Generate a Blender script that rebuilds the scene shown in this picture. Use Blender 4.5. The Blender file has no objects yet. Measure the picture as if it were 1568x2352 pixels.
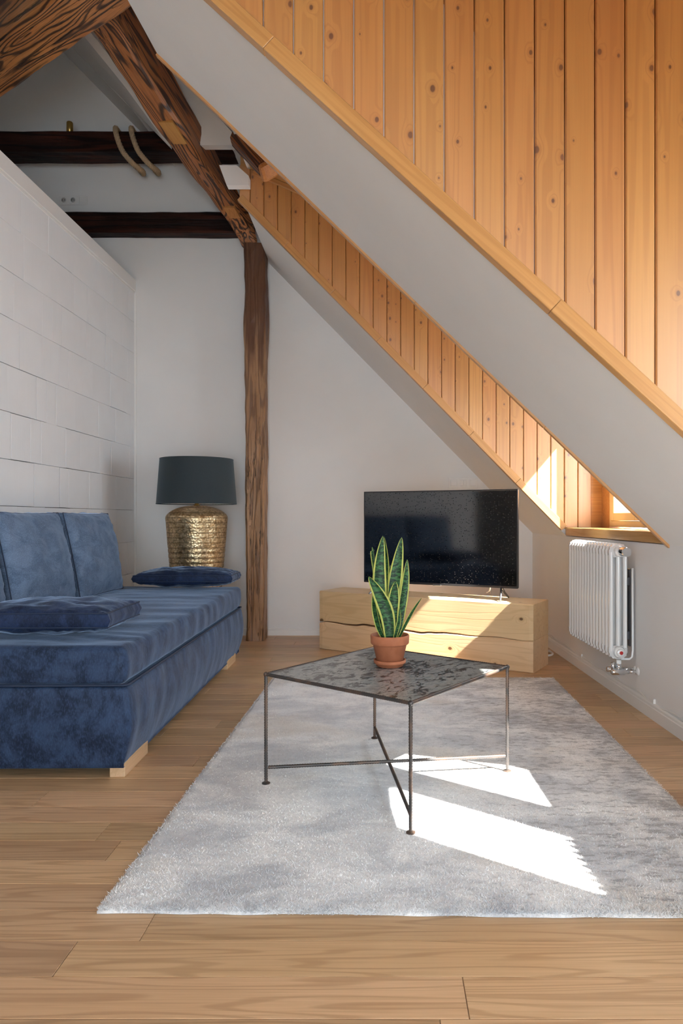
import bpy, bmesh, math, random
from mathutils import Vector, Matrix, noise as mnoise

random.seed(7)
sc = bpy.context.scene
COL = sc.collection
F_PX, CX, CY, EYE = 1568.0, 880.0, 1190.0, 1.1       # measured: one-point perspective, eye at 1.1 m

# ------------------------------------------------------------------ camera, sky, sun, exposure
cam_d = bpy.data.cameras.new('camera'); cam = bpy.data.objects.new('camera', cam_d); COL.objects.link(cam)
cam_d.sensor_fit = 'VERTICAL'; cam_d.sensor_height = 36.0; cam_d.lens = 24.0
cam_d.shift_x = -(CX - 784) / 2352; cam_d.shift_y = (CY - 1176) / 2352
cam_d.clip_start = 0.02
cam.location = (0, 0, EYE); cam.rotation_euler = (math.pi / 2, 0, 0)
sc.camera = cam

world = bpy.data.worlds.new('world'); sc.world = world; world.use_nodes = True
bg = world.node_tree.nodes['Background']
bg.inputs[0].default_value = (0.74, 0.88, 1.0, 1); bg.inputs[1].default_value = 15.0

sun_d = bpy.data.lights.new('sun', 'SUN'); sun = bpy.data.objects.new('sun', sun_d); COL.objects.link(sun)
sun_d.energy = 60.0; sun_d.angle = 0.011; sun_d.color = (1.0, 0.95, 0.87)
SUN_DIR = Vector((-0.87, 0.63, -1.0)).normalized()
sun.rotation_euler = SUN_DIR.to_track_quat('-Z', 'Y').to_euler()

vs = sc.view_settings
vs.view_transform = 'Standard'; vs.look = 'None'; vs.gamma = 1.0; vs.use_curve_mapping = False
vs.exposure = 0.2
sc.cycles.max_bounces = 14; sc.cycles.diffuse_bounces = 8; sc.cycles.transparent_max_bounces = 12
sc.cycles.sample_clamp_indirect = 6.0

def portal(name, loc, sx, sy, direction):
    d = bpy.data.lights.new(name, 'AREA'); d.shape = 'RECTANGLE'; d.size = sx; d.size_y = sy
    o = bpy.data.objects.new(name, d); COL.objects.link(o); o.location = loc
    o.rotation_euler = Vector(direction).to_track_quat('-Z', 'Y').to_euler()
    d.cycles.is_portal = True
    return o

# ------------------------------------------------------------------ helpers: scene graph
def mesh_obj(name, bm, mat, parent=None, smooth=False):
    me = bpy.data.meshes.new(name)
    bm.to_mesh(me); bm.free()
    for m in (mat if isinstance(mat, (list, tuple)) else [mat]): me.materials.append(m)
    if smooth: me.polygons.foreach_set('use_smooth', [True] * len(me.polygons))
    o = bpy.data.objects.new(name, me); COL.objects.link(o)
    if parent is not None: o.parent = parent
    return o

def tag(o, label=None, cat=None, group=None, kind=None):
    if label: o['label'] = label
    if cat: o['category'] = cat
    if group: o['group'] = group
    if kind: o['kind'] = kind
    return o

def thing(name, label, cat, loc=(0, 0, 0), rz=0.0, group=None):
    o = bpy.data.objects.new(name, None); COL.objects.link(o)
    o.location = loc; o.rotation_euler = (0, 0, rz); o.empty_display_size = 0.1
    return tag(o, label, cat, group)

def structure(name, bm, mat, label=None, smooth=False):
    o = mesh_obj(name, bm, mat, None, smooth); o['kind'] = 'structure'
    if label: o['label'] = label
    return o

def copy_of(o, parent, loc=None):
    c = o.copy(); COL.objects.link(c); c.parent = parent
    if loc is not None: c.location = loc
    return c

def origin_to(o, p):
    """move the mesh origin to p (given in the object's own space) without moving the mesh"""
    p = Vector(p); o.data.transform(Matrix.Translation(-p)); o.location = o.location + p
    return o

# ------------------------------------------------------------------ helpers: shapes
def box(bm, x0, x1, y0, y1, z0, z1, bevel=0.0, seg=1):
    r = bmesh.ops.create_cube(bm, size=1.0)
    vv = r['verts']
    for v in vv:
        v.co = Vector((x0 + (v.co.x + .5) * (x1 - x0), y0 + (v.co.y + .5) * (y1 - y0), z0 + (v.co.z + .5) * (z1 - z0)))
    if bevel > 0:
        ee = list({e for v in vv for e in v.link_edges})
        bmesh.ops.bevel(bm, geom=ee, offset=bevel, segments=seg, profile=0.5, affect='EDGES')
    return bm

def nbox(*a, **k):
    return box(bmesh.new(), *a, **k)

def prism(bm, pts, ext):
    """polygon (list of 3-D points) extruded by the vector ext"""
    ext = Vector(ext); n = len(pts)
    a = [bm.verts.new(Vector(p)) for p in pts]; b = [bm.verts.new(Vector(p) + ext) for p in pts]
    fs = [bm.faces.new(a), bm.faces.new(b[::-1])]
    for i in range(n):
        j = (i + 1) % n
        fs.append(bm.faces.new((a[j], a[i], b[i], b[j])))
    bmesh.ops.recalc_face_normals(bm, faces=fs)
    return bm

def tube(bm, pts, rad, seg=8, closed=False, cap=True):
    pts = [Vector(p) for p in pts]; n = len(pts)
    rr = rad if isinstance(rad, (list, tuple)) else [rad] * n
    rings = []; prev = None
    for i, p in enumerate(pts):
        if closed: t = (pts[(i + 1) % n] - pts[i - 1])
        else: t = pts[min(i + 1, n - 1)] - pts[max(i - 1, 0)]
        t.normalize()
        if prev is None:
            u = t.orthogonal().normalized()
        else:
            u = (prev - t * prev.dot(t))
            u = u.normalized() if u.length > 1e-6 else t.orthogonal().normalized()
        prev = u; w = t.cross(u)
        rings.append([bm.verts.new(p + (u * math.cos(2 * math.pi * k / seg) + w * math.sin(2 * math.pi * k / seg)) * rr[i]) for k in range(seg)])
    m = n if closed else n - 1
    for i in range(m):
        a, b = rings[i], rings[(i + 1) % n]
        for k in range(seg):
            bm.faces.new((a[k], a[(k + 1) % seg], b[(k + 1) % seg], b[k]))
    if cap and not closed:
        bm.faces.new(rings[0][::-1]); bm.faces.new(rings[-1])
    return bm

def lathe(bm, prof, seg=32, center=(0, 0, 0), cap_bottom=True, cap_top=False, fn=None):
    cx, cy, cz = center; rings = []
    for r, z in prof:
        ring = []
        for k in range(seg):
            a = 2 * math.pi * k / seg
            rr = r + (fn(a, z) if fn else 0.0)
            ring.append(bm.verts.new((cx + rr * math.cos(a), cy + rr * math.sin(a), cz + z)))
        rings.append(ring)
    for a, b in zip(rings, rings[1:]):
        for k in range(seg):
            bm.faces.new((a[k], a[(k + 1) % seg], b[(k + 1) % seg], b[k]))
    if cap_bottom: bm.faces.new(rings[0][::-1])
    if cap_top: bm.faces.new(rings[-1])
    return bm

def rbox(sx, sy, sz, r, nx=12, ny=12, nz=4, fn=None):
    """soft rounded box centred on the origin (half sizes), densely meshed, optionally displaced"""
    def coords(s, n):
        e = [0, .15, .4, .7, 1.0]
        L = [-s + r * k for k in e]; R = [s - r * k for k in e[::-1]]
        M = [-s + r + (2 * s - 2 * r) * i / n for i in range(1, n)]
        return L + M + R
    X, Y, Z = coords(sx, nx), coords(sy, ny), coords(sz, nz)
    bm = bmesh.new(); d = {}
    def vert(x, y, z):
        k = (round(x, 5), round(y, 5), round(z, 5))
        if k not in d:
            p = Vector((x, y, z))
            q = Vector((max(-sx + r, min(sx - r, x)), max(-sy + r, min(sy - r, y)), max(-sz + r, min(sz - r, z))))
            n = (p - q); n = n.normalized() if n.length > 1e-9 else Vector((0, 0, 1))
            p = q + n * r
            if fn: p = p + fn(p, n)
            d[k] = bm.verts.new(p)
        return d[k]
    def sheet(A, B, f, flip):
        for i in range(len(A) - 1):
            for j in range(len(B) - 1):
                q = [f(A[i], B[j]), f(A[i + 1], B[j]), f(A[i + 1], B[j + 1]), f(A[i], B[j + 1])]
                vv = [vert(*c) for c in (q[::-1] if flip else q)]
                if len(set(vv)) >= 3:
                    try: bm.faces.new(list(dict.fromkeys(vv)))
                    except ValueError: pass
    sheet(X, Y, lambda a, b: (a, b, sz), False); sheet(X, Y, lambda a, b: (a, b, -sz), True)
    sheet(X, Z, lambda a, b: (a, -sy, b), False); sheet(X, Z, lambda a, b: (a, sy, b), True)
    sheet(Y, Z, lambda a, b: (sx, a, b), False); sheet(Y, Z, lambda a, b: (-sx, a, b), True)
    bmesh.ops.recalc_face_normals(bm, faces=bm.faces)
    return bm

def nz(x, y, z, s=1.0):
    return mnoise.noise(Vector((x * s, y * s, z * s)))

# ------------------------------------------------------------------ helpers: materials
class NT:
    def __init__(self, name):
        self.mat = bpy.data.materials.new(name); self.mat.use_nodes = True
        self.t = self.mat.node_tree; self.b = self.t.nodes['Principled BSDF']; self.out = self.t.nodes['Material Output']
    def n(self, kind, **kw):
        nd = self.t.nodes.new('ShaderNode' + kind)
        for k, v in kw.items(): setattr(nd, k, v)
        return nd
    def link(self, a, b): self.t.links.new(a, b)
    def put(self, sock, v):
        if hasattr(v, 'is_output') or isinstance(v, bpy.types.NodeSocket): self.link(v, sock)
        else: sock.default_value = v
    def math(self, op, a, b=0.0, clamp=False):
        nd = self.n('Math', operation=op); nd.use_clamp = clamp
        self.put(nd.inputs[0], a); self.put(nd.inputs[1], b); return nd.outputs[0]
    def vmath(self, op, a, b):
        nd = self.n('VectorMath', operation=op); self.put(nd.inputs[0], a); self.put(nd.inputs[1], b); return nd.outputs[0]
    def mix(self, f, a, b, blend='MIX'):
        nd = self.n('Mix', data_type='RGBA', blend_type=blend)
        self.put(nd.inputs[0], f); self.put(nd.inputs[6], a if not isinstance(a, tuple) else (*a[:3], 1)); self.put(nd.inputs[7], b if not isinstance(b, tuple) else (*b[:3], 1))
        return nd.outputs[2]
    def ramp(self, f, lo, hi):
        nd = self.n('MapRange'); nd.interpolation_type = 'SMOOTHSTEP'
        self.put(nd.inputs[0], f); nd.inputs[1].default_value = lo; nd.inputs[2].default_value = hi
        return nd.outputs[0]
    def noise(self, vec, scale=1.0, detail=3.0, rough=0.55, dist=0.0):
        nd = self.n('TexNoise'); self.put(nd.inputs['Vector'], vec)
        nd.inputs['Scale'].default_value = scale; nd.inputs['Detail'].default_value = detail
        nd.inputs['Roughness'].default_value = rough; nd.inputs['Distortion'].default_value = dist
        return nd.outputs[0]
    def coords(self, axis='X', randomise=True, kind='Object'):
        """object coordinates re-ordered so that x runs along the grain, shifted per object"""
        tc = self.n('TexCoord'); v = tc.outputs[kind]
        if axis != 'X':
            s = self.n('SeparateXYZ'); self.link(v, s.inputs[0]); c = self.n('CombineXYZ')
            order = {'Y': (1, 0, 2), 'Z': (2, 0, 1)}[axis]
            for i, k in enumerate(order): self.link(s.outputs[k], c.inputs[i])
            v = c.outputs[0]
        self.rnd = self.n('ObjectInfo').outputs['Random']
        if randomise:
            c = self.n('CombineXYZ')
            for i, k in enumerate((31.0, 17.0, 53.0)): self.link(self.math('MULTIPLY', self.rnd, k), c.inputs[i])
            v = self.vmath('ADD', v, c.outputs[0])
        return v
    def bump(self, h, strength=0.3, dist=0.01):
        nd = self.n('Bump'); nd.inputs['Strength'].default_value = strength; nd.inputs['Distance'].default_value = dist
        self.link(h, nd.inputs['Height']); self.link(nd.outputs[0], self.b.inputs['Normal'])
    def base(self, c): self.put(self.b.inputs['Base Color'], c if not isinstance(c, tuple) else (*c[:3], 1))
    def set(self, **kw):
        for k, v in kw.items(): self.put(self.b.inputs[k.replace('_', ' ')], v)
        return self

def plain(name, col, rough=0.5, metal=0.0, **kw):
    m = NT(name); m.base(col); m.set(Roughness=rough, Metallic=metal, **kw); return m.mat

def plaster(name, col, rough=0.85, bump=0.12, scale=40):
    m = NT(name); v = m.coords('X', False)
    a = m.noise(v, 1.3, 4); b = m.noise(v, scale, 4)
    m.base(m.mix(m.ramp(a, .3, .7), tuple(c * .955 for c in col), col))
    m.set(Roughness=rough); m.bump(b, bump, 0.004); return m.mat

def wood(name, light, mid, dark, axis='X', along=0.35, across=7.0, rings=16.0, ring_lo=.55, ring_fac=.6, fibre=.35,
         knots=None, rough=.45, coat=0.0, bump=.15, vary=.25, contrast=1.0, rotate=False, cracks=0.0, patch=None, knot_col=(.06, .02, .006), knot2d=False, coat_rough=.22, hue=.016, coat_ior=1.5, stain=None):
    m = NT(name); v = m.coords(axis)
    def sc_(a, b, c): return m.vmath('MULTIPLY', v, (a, b, c))
    field = m.noise(sc_(along, across, across), 1.0, 2.0, .5)
    if knots:
        cell_a, cell_c, size, prob = knots
        vo = m.n('TexVoronoi'); vo.voronoi_dimensions = '2D' if knot2d else '3D'; kv = sc_(cell_a, cell_c, cell_c * .4)
        if knot2d:
            ks = m.n('SeparateXYZ'); m.link(v, ks.inputs[0]); kc = m.n('CombineXYZ')
            m.link(m.math('MULTIPLY', ks.outputs[0], cell_a), kc.inputs[0]); m.link(m.math('MULTIPLY', m.math('ADD', ks.outputs[1], ks.outputs[2]), cell_c), kc.inputs[1]); kv = kc.outputs[0]
        m.link(kv, vo.inputs['Vector']); vo.inputs['Scale'].default_value = 1.0
        vo.inputs['Randomness'].default_value = 0.9
        sep = m.n('SeparateColor'); m.link(vo.outputs['Color'], sep.inputs[0])
        has = m.math('LESS_THAN', sep.outputs[0], prob)
        d = m.math('DIVIDE', vo.outputs['Distance'], m.math('MULTIPLY_ADD', sep.outputs[1], 1.0) if False else m.math('ADD', m.math('MULTIPLY', sep.outputs[1], .9), .35))
        d = m.math('DIVIDE', d, size)
        halo = m.math('MULTIPLY', m.math('SUBTRACT', 1.0, m.ramp(d, 0.0, 6.0)), has)
        core = m.math('MULTIPLY', m.math('SUBTRACT', 1.0, m.ramp(d, .62, 1.12)), has)
        rim = m.math('MULTIPLY', m.math('SUBTRACT', 1.0, m.ramp(d, .9, 2.3)), has)
        field = m.math('ADD', field, m.math('MULTIPLY', m.math('POWER', halo, 2.0), .30))
    s = m.math('SINE', m.math('MULTIPLY', field, rings * 6.283))
    ring = m.ramp(m.math('MULTIPLY_ADD', s, .5) if False else m.math('ADD', m.math('MULTIPLY', s, .5), .5), ring_lo, 1.0)
    fib = m.noise(sc_(3.0, 160.0, 160.0), 1.0, 3.0, .6)
    tone = m.noise(sc_(along * 2, across * .6, across * .6), 1.0, 3.0)
    c = m.mix(m.ramp(tone, .3, .7), mid, light)
    c = m.mix(m.math('MULTIPLY', ring, ring_fac), c, dark)
    c = m.mix(m.math('MULTIPLY', m.ramp(fib, .35, .8), fibre), c, dark)
    if patch:
        pm = m.ramp(m.noise(sc_(*patch[1]), 1.0, 4.0), patch[2], patch[3]); c = m.mix(m.math('MULTIPLY', pm, patch[4]), c, patch[0])
    if stain:                                           # the upper end of the timber is smoke-stained
        sx_ = m.n('SeparateXYZ'); m.link(m.n('TexCoord').outputs['Object'], sx_.inputs[0])
        wob_ = m.math('MULTIPLY', m.math('SUBTRACT', m.noise(sc_(1.2, 14, 14), 1.0, 3.0), .5), 1.6)
        c = m.mix(m.math('MULTIPLY', m.ramp(m.math('ADD', sx_.outputs[0], wob_), stain[1], stain[2]), stain[3]), c, stain[0])
    if cracks > 0:
        ck = m.noise(sc_(along * 1.2, across * 3.2, across * 3.2), 1.0, 4.0, .6)
        ln = m.math('SUBTRACT', 1.0, m.ramp(m.math('ABSOLUTE', m.math('SUBTRACT', ck, .5)), 0.0, .018))
        ln = m.math('MULTIPLY', ln, m.ramp(m.noise(sc_(1.3, 3, 3), 1.0, 2.0), .45, .6))
        c = m.mix(m.math('MULTIPLY', ln, cracks), c, (.008, .004, .003))
    if knots:
        c = m.mix(m.math('MULTIPLY', rim, .45), c, dark); c = m.mix(m.math('MULTIPLY', core, .9), c, knot_col)
    if vary > 0:
        hv = m.n('HueSaturation'); m.link(c, hv.inputs['Color'])
        m.link(m.math('ADD', m.math('MULTIPLY', m.rnd, 2 * vary), 1 - vary), hv.inputs['Value'])
        m.link(m.math('ADD', m.math('MULTIPLY', m.math('FRACT', m.math('MULTIPLY', m.rnd, 7.3)), hue), .5 - hue / 2), hv.inputs['Hue'])
        c = hv.outputs[0]
    m.base(c); m.set(Roughness=rough)
    if coat: m.set(Coat_Weight=coat, Coat_Roughness=coat_rough, Coat_IOR=coat_ior)
    h = m.math('ADD', m.math('MULTIPLY', fib, .5), m.math('MULTIPLY', ring, -.6))
    if cracks > 0: h = m.math('SUBTRACT', h, m.math('MULTIPLY', ln, 2.5))
    m.bump(h, bump, 0.004)
    return m.mat

WHITE = (.80, .785, .76)
M = {}
M['plaster'] = plaster('white_plaster', (.79, .785, .775))
M['slope'] = plaster('white_slope_paint', (.80, .795, .785))
M['trimwhite'] = plain('white_trim_paint', (.80, .79, .77), .45)
M['radiator'] = plain('radiator_enamel', (.82, .83, .83), .18, Coat_Weight=.4)
M['chrome'] = plain('chrome', (.75, .76, .78), .08, 1.0)
M['greymetal'] = plain('grey_metal', (.22, .23, .25), .3, .9)
M['red'] = plain('red_plastic', (.45, .02, .02), .4)
M['plastic'] = plain('white_plastic', (.78, .77, .75), .35)
M['hole'] = plain('socket_hole', (.03, .03, .03), .6)
M['brass'] = plain('brass', (.40, .26, .08), .3, 1.0)
M['ply'] = plain('shade_inside', (.82, .80, .76), .7)
M['black'] = plain('black_plastic', (.012, .012, .014), .35)
M['bezel'] = plain('dark_bezel', (.05, .05, .055), .3, .6)
M['cable'] = plain('white_cable', (.78, .77, .75), .4)
M['dark'] = plain('shadow_gap', (.03, .028, .025), .9)

# painted brick blocks with fine vertical combing
def block_mat():
    m = NT('painted_block'); v = m.coords('X')
    s = m.n('SeparateXYZ'); m.link(m.n('TexCoord').outputs['Object'], s.inputs[0])
    w = m.math('SINE', m.math('MULTIPLY', s.outputs[1], 6.283 / .0125))
    st = m.noise(m.vmath('MULTIPLY', v, (60, 60, 2.2)), 1.0, 3.0)
    big = m.noise(v, 3.0, 3.0)
    h = m.math('ADD', m.math('MULTIPLY', w, .22), m.math('MULTIPLY', st, .8))
    c = m.mix(m.ramp(big, .3, .7), (.80, .81, .82), (.83, .84, .85))
    c = m.mix(m.math('MULTIPLY', m.ramp(st, .62, .85), .18), c, (.55, .53, .50))
    m.base(c); m.set(Roughness=.7); m.bump(h, .22, .003); return m.mat
M['block'] = block_mat()
M['mortar'] = plain('painted_mortar', (.07, .06, .05), .9)

M['oak'] = wood('oak_floor', (.61, .41, .235), (.54, .345, .185), (.31, .175, .08), 'X', .50, 8.0, 15.0, .60, .44, .42,
                knots=(.55, 3.0, .035, .16), rough=.36, bump=.06, vary=.16, hue=.012)
M['pine'] = wood('pine_panel', (.60, .292, .078), (.53, .24, .058), (.39, .15, .032), 'Z', .25, 10.0, 7.0, .62, .34, .2,
                 knots=(6.5, 9.5, .078, .50), knot2d=True, rough=.45, coat=1.0, coat_rough=.46, coat_ior=2.0, knot_col=(.13, .045, .018), bump=.04, vary=.045, hue=.008)
M['pinex'] = wood('pine_trim', (.60, .315, .115), (.53, .26, .085), (.38, .16, .045), 'X', .3, 12.0, 8.0, .6, .35, .25, rough=.36, coat=.5, coat_rough=.4, bump=.05, vary=.05, hue=.008)
M['sill'] = wood('sill_wood', (.55, .33, .13), (.48, .26, .09), (.36, .17, .05), 'Y', .6, 10.0, 7.0, .6, .35, .3, rough=.22, coat=.4, bump=.04, vary=.05)
M['frame'] = plain('cream_window_frame', (.72, .58, .36), .4)
M['old'] = wood('old_timber', (.44, .165, .048), (.27, .088, .027), (.024, .010, .006), 'X', .40, 5.0, 24.0, .42, .92, .5,
                rough=.42, bump=.7, vary=.0, cracks=.9, coat=.1)
M['oldlight'] = wood('top_beam_timber', (.62, .27, .085), (.44, .165, .05), (.030, .013, .008), 'X', .45, 4.2, 22.0, .42, .92, .4,
                     rough=.42, bump=.7, vary=.0, cracks=.9, coat=.1)
M['olddark'] = wood('smoked_timber', (.055, .013, .006), (.014, .0045, .003), (.003, .0015, .0015), 'X', .6, 8.0, 6.0, .4, .8, .6,
                    rough=.55, bump=.6, vary=.0, cracks=.8)
M['olddark'].node_tree.nodes['Principled BSDF'].inputs['Specular IOR Level'].default_value = .18
M['post'] = wood('post_timber', (.40, .225, .11), (.31, .155, .066), (.075, .03, .013), 'X', .45, 8.0, 9.0, .5, .55, .55,
                 rough=.5, bump=.7, vary=.0, cracks=.9, stain=((.085, .026, .009), 2.35, 2.95, .85))
M['peg'] = wood('fresh_wood_peg', (.50, .24, .065), (.43, .19, .05), (.28, .10, .025), 'X', 1.2, 22.0, 5.0, .6, .3, .35, rough=.45, vary=.05)
M['spruce'] = wood('spruce_beam', (.78, .56, .345), (.71, .485, .275), (.52, .31, .15), 'X', .5, 7.0, 9.0, .72, .30, .22,
                   knots=(3.0, 4.0, .060, .50), knot2d=True, rough=.42, bump=.08, vary=.05, knot_col=(.10, .04, .015))
M['foot'] = wood('sofa_leg_wood', (.64, .45, .28), (.58, .39, .22), (.45, .28, .14), 'Y', 1.0, 14, 5, .6, .3, .3, rough=.5, vary=.03)

def velvet(name, base, dark):
    m = NT(name); v = m.coords('X', True)
    a = m.noise(m.vmath('MULTIPLY', v, (6.0, 9.0, 5.0)), 1.0, 6.0, .68, .9)
    a2 = m.noise(m.vmath('MULTIPLY', v, (17.0, 9.0, 9.0)), 1.0, 5.0, .7, .5)
    b = m.noise(m.vmath('MULTIPLY', v, (200, 200, 70)), 1.0, 2.0)
    c = m.mix(m.ramp(m.math('ADD', m.math('MULTIPLY', a, .65), m.math('MULTIPLY', a2, .35)), .40, .60), dark, base)
    c = m.mix(m.math('MULTIPLY', m.ramp(b, .4, .8), .30), c, tuple(x * 2.2 for x in base))
    m.base(c); m.set(Roughness=.62, Sheen_Weight=.6, Sheen_Roughness=.32, Specular_IOR_Level=.25)
    m.b.inputs['Sheen Tint'].default_value = (.45, .60, .85, 1)
    m.bump(m.math('ADD', m.math('MULTIPLY', a, 1.0), m.math('MULTIPLY', b, .10)), .25, .012); return m.mat
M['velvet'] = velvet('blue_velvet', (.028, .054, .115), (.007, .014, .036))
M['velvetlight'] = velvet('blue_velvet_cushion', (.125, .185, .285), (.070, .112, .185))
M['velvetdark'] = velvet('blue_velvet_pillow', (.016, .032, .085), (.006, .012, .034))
M['piping'] = plain('blue_piping', (.012, .025, .06), .6)

def rug_mat(name, fuzz=False):
    m = NT(name); v = m.coords('X', False)
    a = m.noise(m.vmath('MULTIPLY', v, (2.2, 3.4, 1)), 1.0, 7.0, .66, .5)
    b = m.noise(m.vmath('MULTIPLY', v, (14, 38, 1)), 1.0, 7.0, .75, .3)
    e = m.noise(m.vmath('MULTIPLY', v, (190, 120, 190)), 1.0, 3.0)
    g = m.noise(m.vmath('MULTIPLY', v, (55, 40, 55)), 1.0, 4.0, .7)
    s = m.n('SeparateXYZ'); m.link(v, s.inputs[0])
    side = m.ramp(m.math('ADD', s.outputs[0], m.math('MULTIPLY', s.outputs[1], .12)), -.7, 1.0)
    c = m.mix(m.ramp(a, .36, .62), (.58, .595, .63), (.91, .91, .91))
    wv = m.noise(m.vmath('MULTIPLY', v, (1.2, 1.9, 1)), 1.0, 4.0)
    c = m.mix(m.math('MULTIPLY', m.ramp(wv, .5, .66), .5), c, (.60, .53, .45))
    k = m.math('ADD', m.math('MULTIPLY', a, -.35), m.math('ADD', m.math('MULTIPLY', b, .95), m.math('MULTIPLY', side, .17)))
    c = m.mix(m.math('MULTIPLY', m.ramp(k, .43, .545), .68), c, (.26, .26, .27))
    c = m.mix(m.math('MULTIPLY', m.ramp(g, .50, .72), .26), c, (.36, .36, .37))
    c = m.mix(m.math('MULTIPLY', m.ramp(e, .50, .72), .30), c, (.26, .26, .27))
    m.base(c); m.set(Roughness=.95, Sheen_Weight=.2)
    m.bump(e, .6, .006); return m.mat
M['rug'] = rug_mat('rug_weave')
M['rugedge'] = plain('rug_binding', (.55, .50, .44), .9)

def patina():
    m = NT('patina_sheet'); v = m.coords('X', False)
    a = m.noise(m.vmath('MULTIPLY', v, (16, 26, 1)), 1.0, 8.0, .70, .6)
    b = m.noise(m.vmath('MULTIPLY', v, (40, 62, 1)), 1.0, 6.0, .7, .4)
    w = m.noise(v, 5.0, 3.0)
    c = m.mix(m.ramp(b, .35, .65), (.24, .27, .275), (.40, .425, .415))
    c = m.mix(m.math('MULTIPLY', m.ramp(a, .51, .57), .95), c, (.022, .022, .024))
    c = m.mix(m.math('MULTIPLY', m.ramp(b, .60, .68), .7), c, (.05, .05, .052))
    c = m.mix(m.math('MULTIPLY', m.ramp(w, .58, .70), .5), c, (.12, .062, .045))
    m.base(c); m.set(Roughness=.28, Metallic=.2, Specular_IOR_Level=.5, Coat_Weight=.2, Coat_Roughness=.15); m.bump(a, .06, .003); return m.mat
M['patina'] = patina()
def rebar_mat():
    m = NT('rebar_steel'); v = m.coords('X', True)
    c = m.mix(m.ramp(m.noise(v, 14, 4), .4, .65), (.075, .07, .068), (.15, .10, .075))
    m.base(c); m.set(Roughness=.45, Metallic=.6); return m.mat
M['rebar'] = rebar_mat()

def terracotta():
    m = NT('terracotta'); v = m.coords('X', False)
    c = m.mix(m.ramp(m.noise(v, 22, 4), .35, .7), (.40, .135, .06), (.47, .17, .08))
    m.base(c); m.set(Roughness=.75); m.bump(m.noise(v, 220, 2), .08, .002); return m.mat
M['terracotta'] = terracotta()
M['soil'] = plaster('potting_soil', (.035, .022, .014), .95, 1.0, 120)

def leaf_mat():
    m = NT('snake_plant_leaf'); uv = m.n('TexCoord').outputs['UV']; rnd = m.n('ObjectInfo').outputs['Random']
    s = m.n('SeparateXYZ'); m.link(uv, s.inputs[0])
    au = m.math('ABSOLUTE', m.math('SUBTRACT', s.outputs[0], .5))
    c = m.n('CombineXYZ'); m.link(m.math('ADD', m.math('MULTIPLY', s.outputs[0], 2.2), m.math('MULTIPLY', rnd, 40)), c.inputs[0]); m.link(m.math('MULTIPLY', s.outputs[1], 34), c.inputs[1])
    band = m.noise(c.outputs[0], 1.0, 4.0, .6, .7)
    g = m.mix(m.ramp(band, .42, .60), (.006, .026, .010), (.045, .150, .045))
    w = m.noise(m.vmath('MULTIPLY', uv, (3, 14, 1)), 1.0, 3.0)
    edge = m.ramp(m.math('ADD', au, m.math('MULTIPLY', w, .05)), .385, .405)
    col = m.mix(edge, g, (.50, .53, .12))
    m.base(col); m.set(Roughness=.48, Specular_IOR_Level=.3, Subsurface_Weight=0.0); return m.mat
M['leaf'] = leaf_mat()

def hammered():
    m = NT('hammered_brass'); v = m.coords('X', False); tc = m.n('TexCoord')
    s = m.n('SeparateXYZ'); m.link(tc.outputs['Object'], s.inputs[0])
    vo = m.n('TexVoronoi'); m.link(v, vo.inputs['Vector']); vo.inputs['Scale'].default_value = 60
    ringz = m.math('SINE', m.math('MULTIPLY', s.outputs[2], 6.283 / .042))
    groove = m.ramp(ringz, .90, 1.0)
    n = m.noise(v, 26, 4)
    c = m.mix(m.ramp(n, .3, .7), (.52, .37, .20), (.74, .58, .36))
    c = m.mix(m.math('MULTIPLY', groove, .75), c, (.10, .055, .02))
    c = m.mix(m.math('MULTIPLY', m.ramp(vo.outputs['Distance'], .45, .75), .5), c, (.13, .075, .03))
    m.base(c); m.set(Roughness=.36, Metallic=.92)
    h = m.math('SUBTRACT', m.math('MULTIPLY', vo.outputs['Distance'], -.7), m.math('MULTIPLY', groove, .8))
    m.bump(h, .5, .006); return m.mat
M['hammered'] = hammered()

def shade_mat():
    m = NT('shade_fabric'); v = m.coords('X', False)
    n = m.noise(m.vmath('MULTIPLY', v, (400, 400, 30)), 1.0, 2.0); n2 = m.noise(m.vmath('MULTIPLY', v, (30, 30, 500)), 1.0, 2.0)
    c = m.mix(m.math('MULTIPLY', m.math('ADD', n, n2), .5), (.012, .020, .026), (.028, .043, .050))
    m.base(c); m.set(Roughness=.8, Sheen_Weight=.25); m.b.inputs['Sheen Tint'].default_value = (.5, .65, .75, 1)
    m.bump(m.math('ADD', n, n2), .25, .002); return m.mat
M['shade'] = shade_mat()

def screen_mat():
    m = NT('tv_screen'); v = m.coords('X', False)
    vo = m.n('TexVoronoi'); m.link(v, vo.inputs['Vector']); vo.inputs['Scale'].default_value = 95
    sep = m.n('SeparateColor'); m.link(vo.outputs['Color'], sep.inputs[0])
    dust = m.math('MULTIPLY', m.math('LESS_THAN', vo.outputs['Distance'], .30), m.ramp(sep.outputs[0], .60, .95))
    c = m.mix(dust, (.0010, .0010, .0014), (.05, .05, .053))
    m.base(c); m.set(Roughness=m.math('ADD', m.math('MULTIPLY', dust, .9), .085), Specular_IOR_Level=m.math('MULTIPLY', m.math('SUBTRACT', 1.0, m.math('GREATER_THAN', dust, 0.0)), .5), IOR=1.95)
    m.bump(m.math('MULTIPLY', m.math('SUBTRACT', .30, vo.outputs['Distance']), dust), 1.0, .012)      # grains of dust stand proud of the glass
    return m.mat
M['screen'] = screen_mat()

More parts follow.
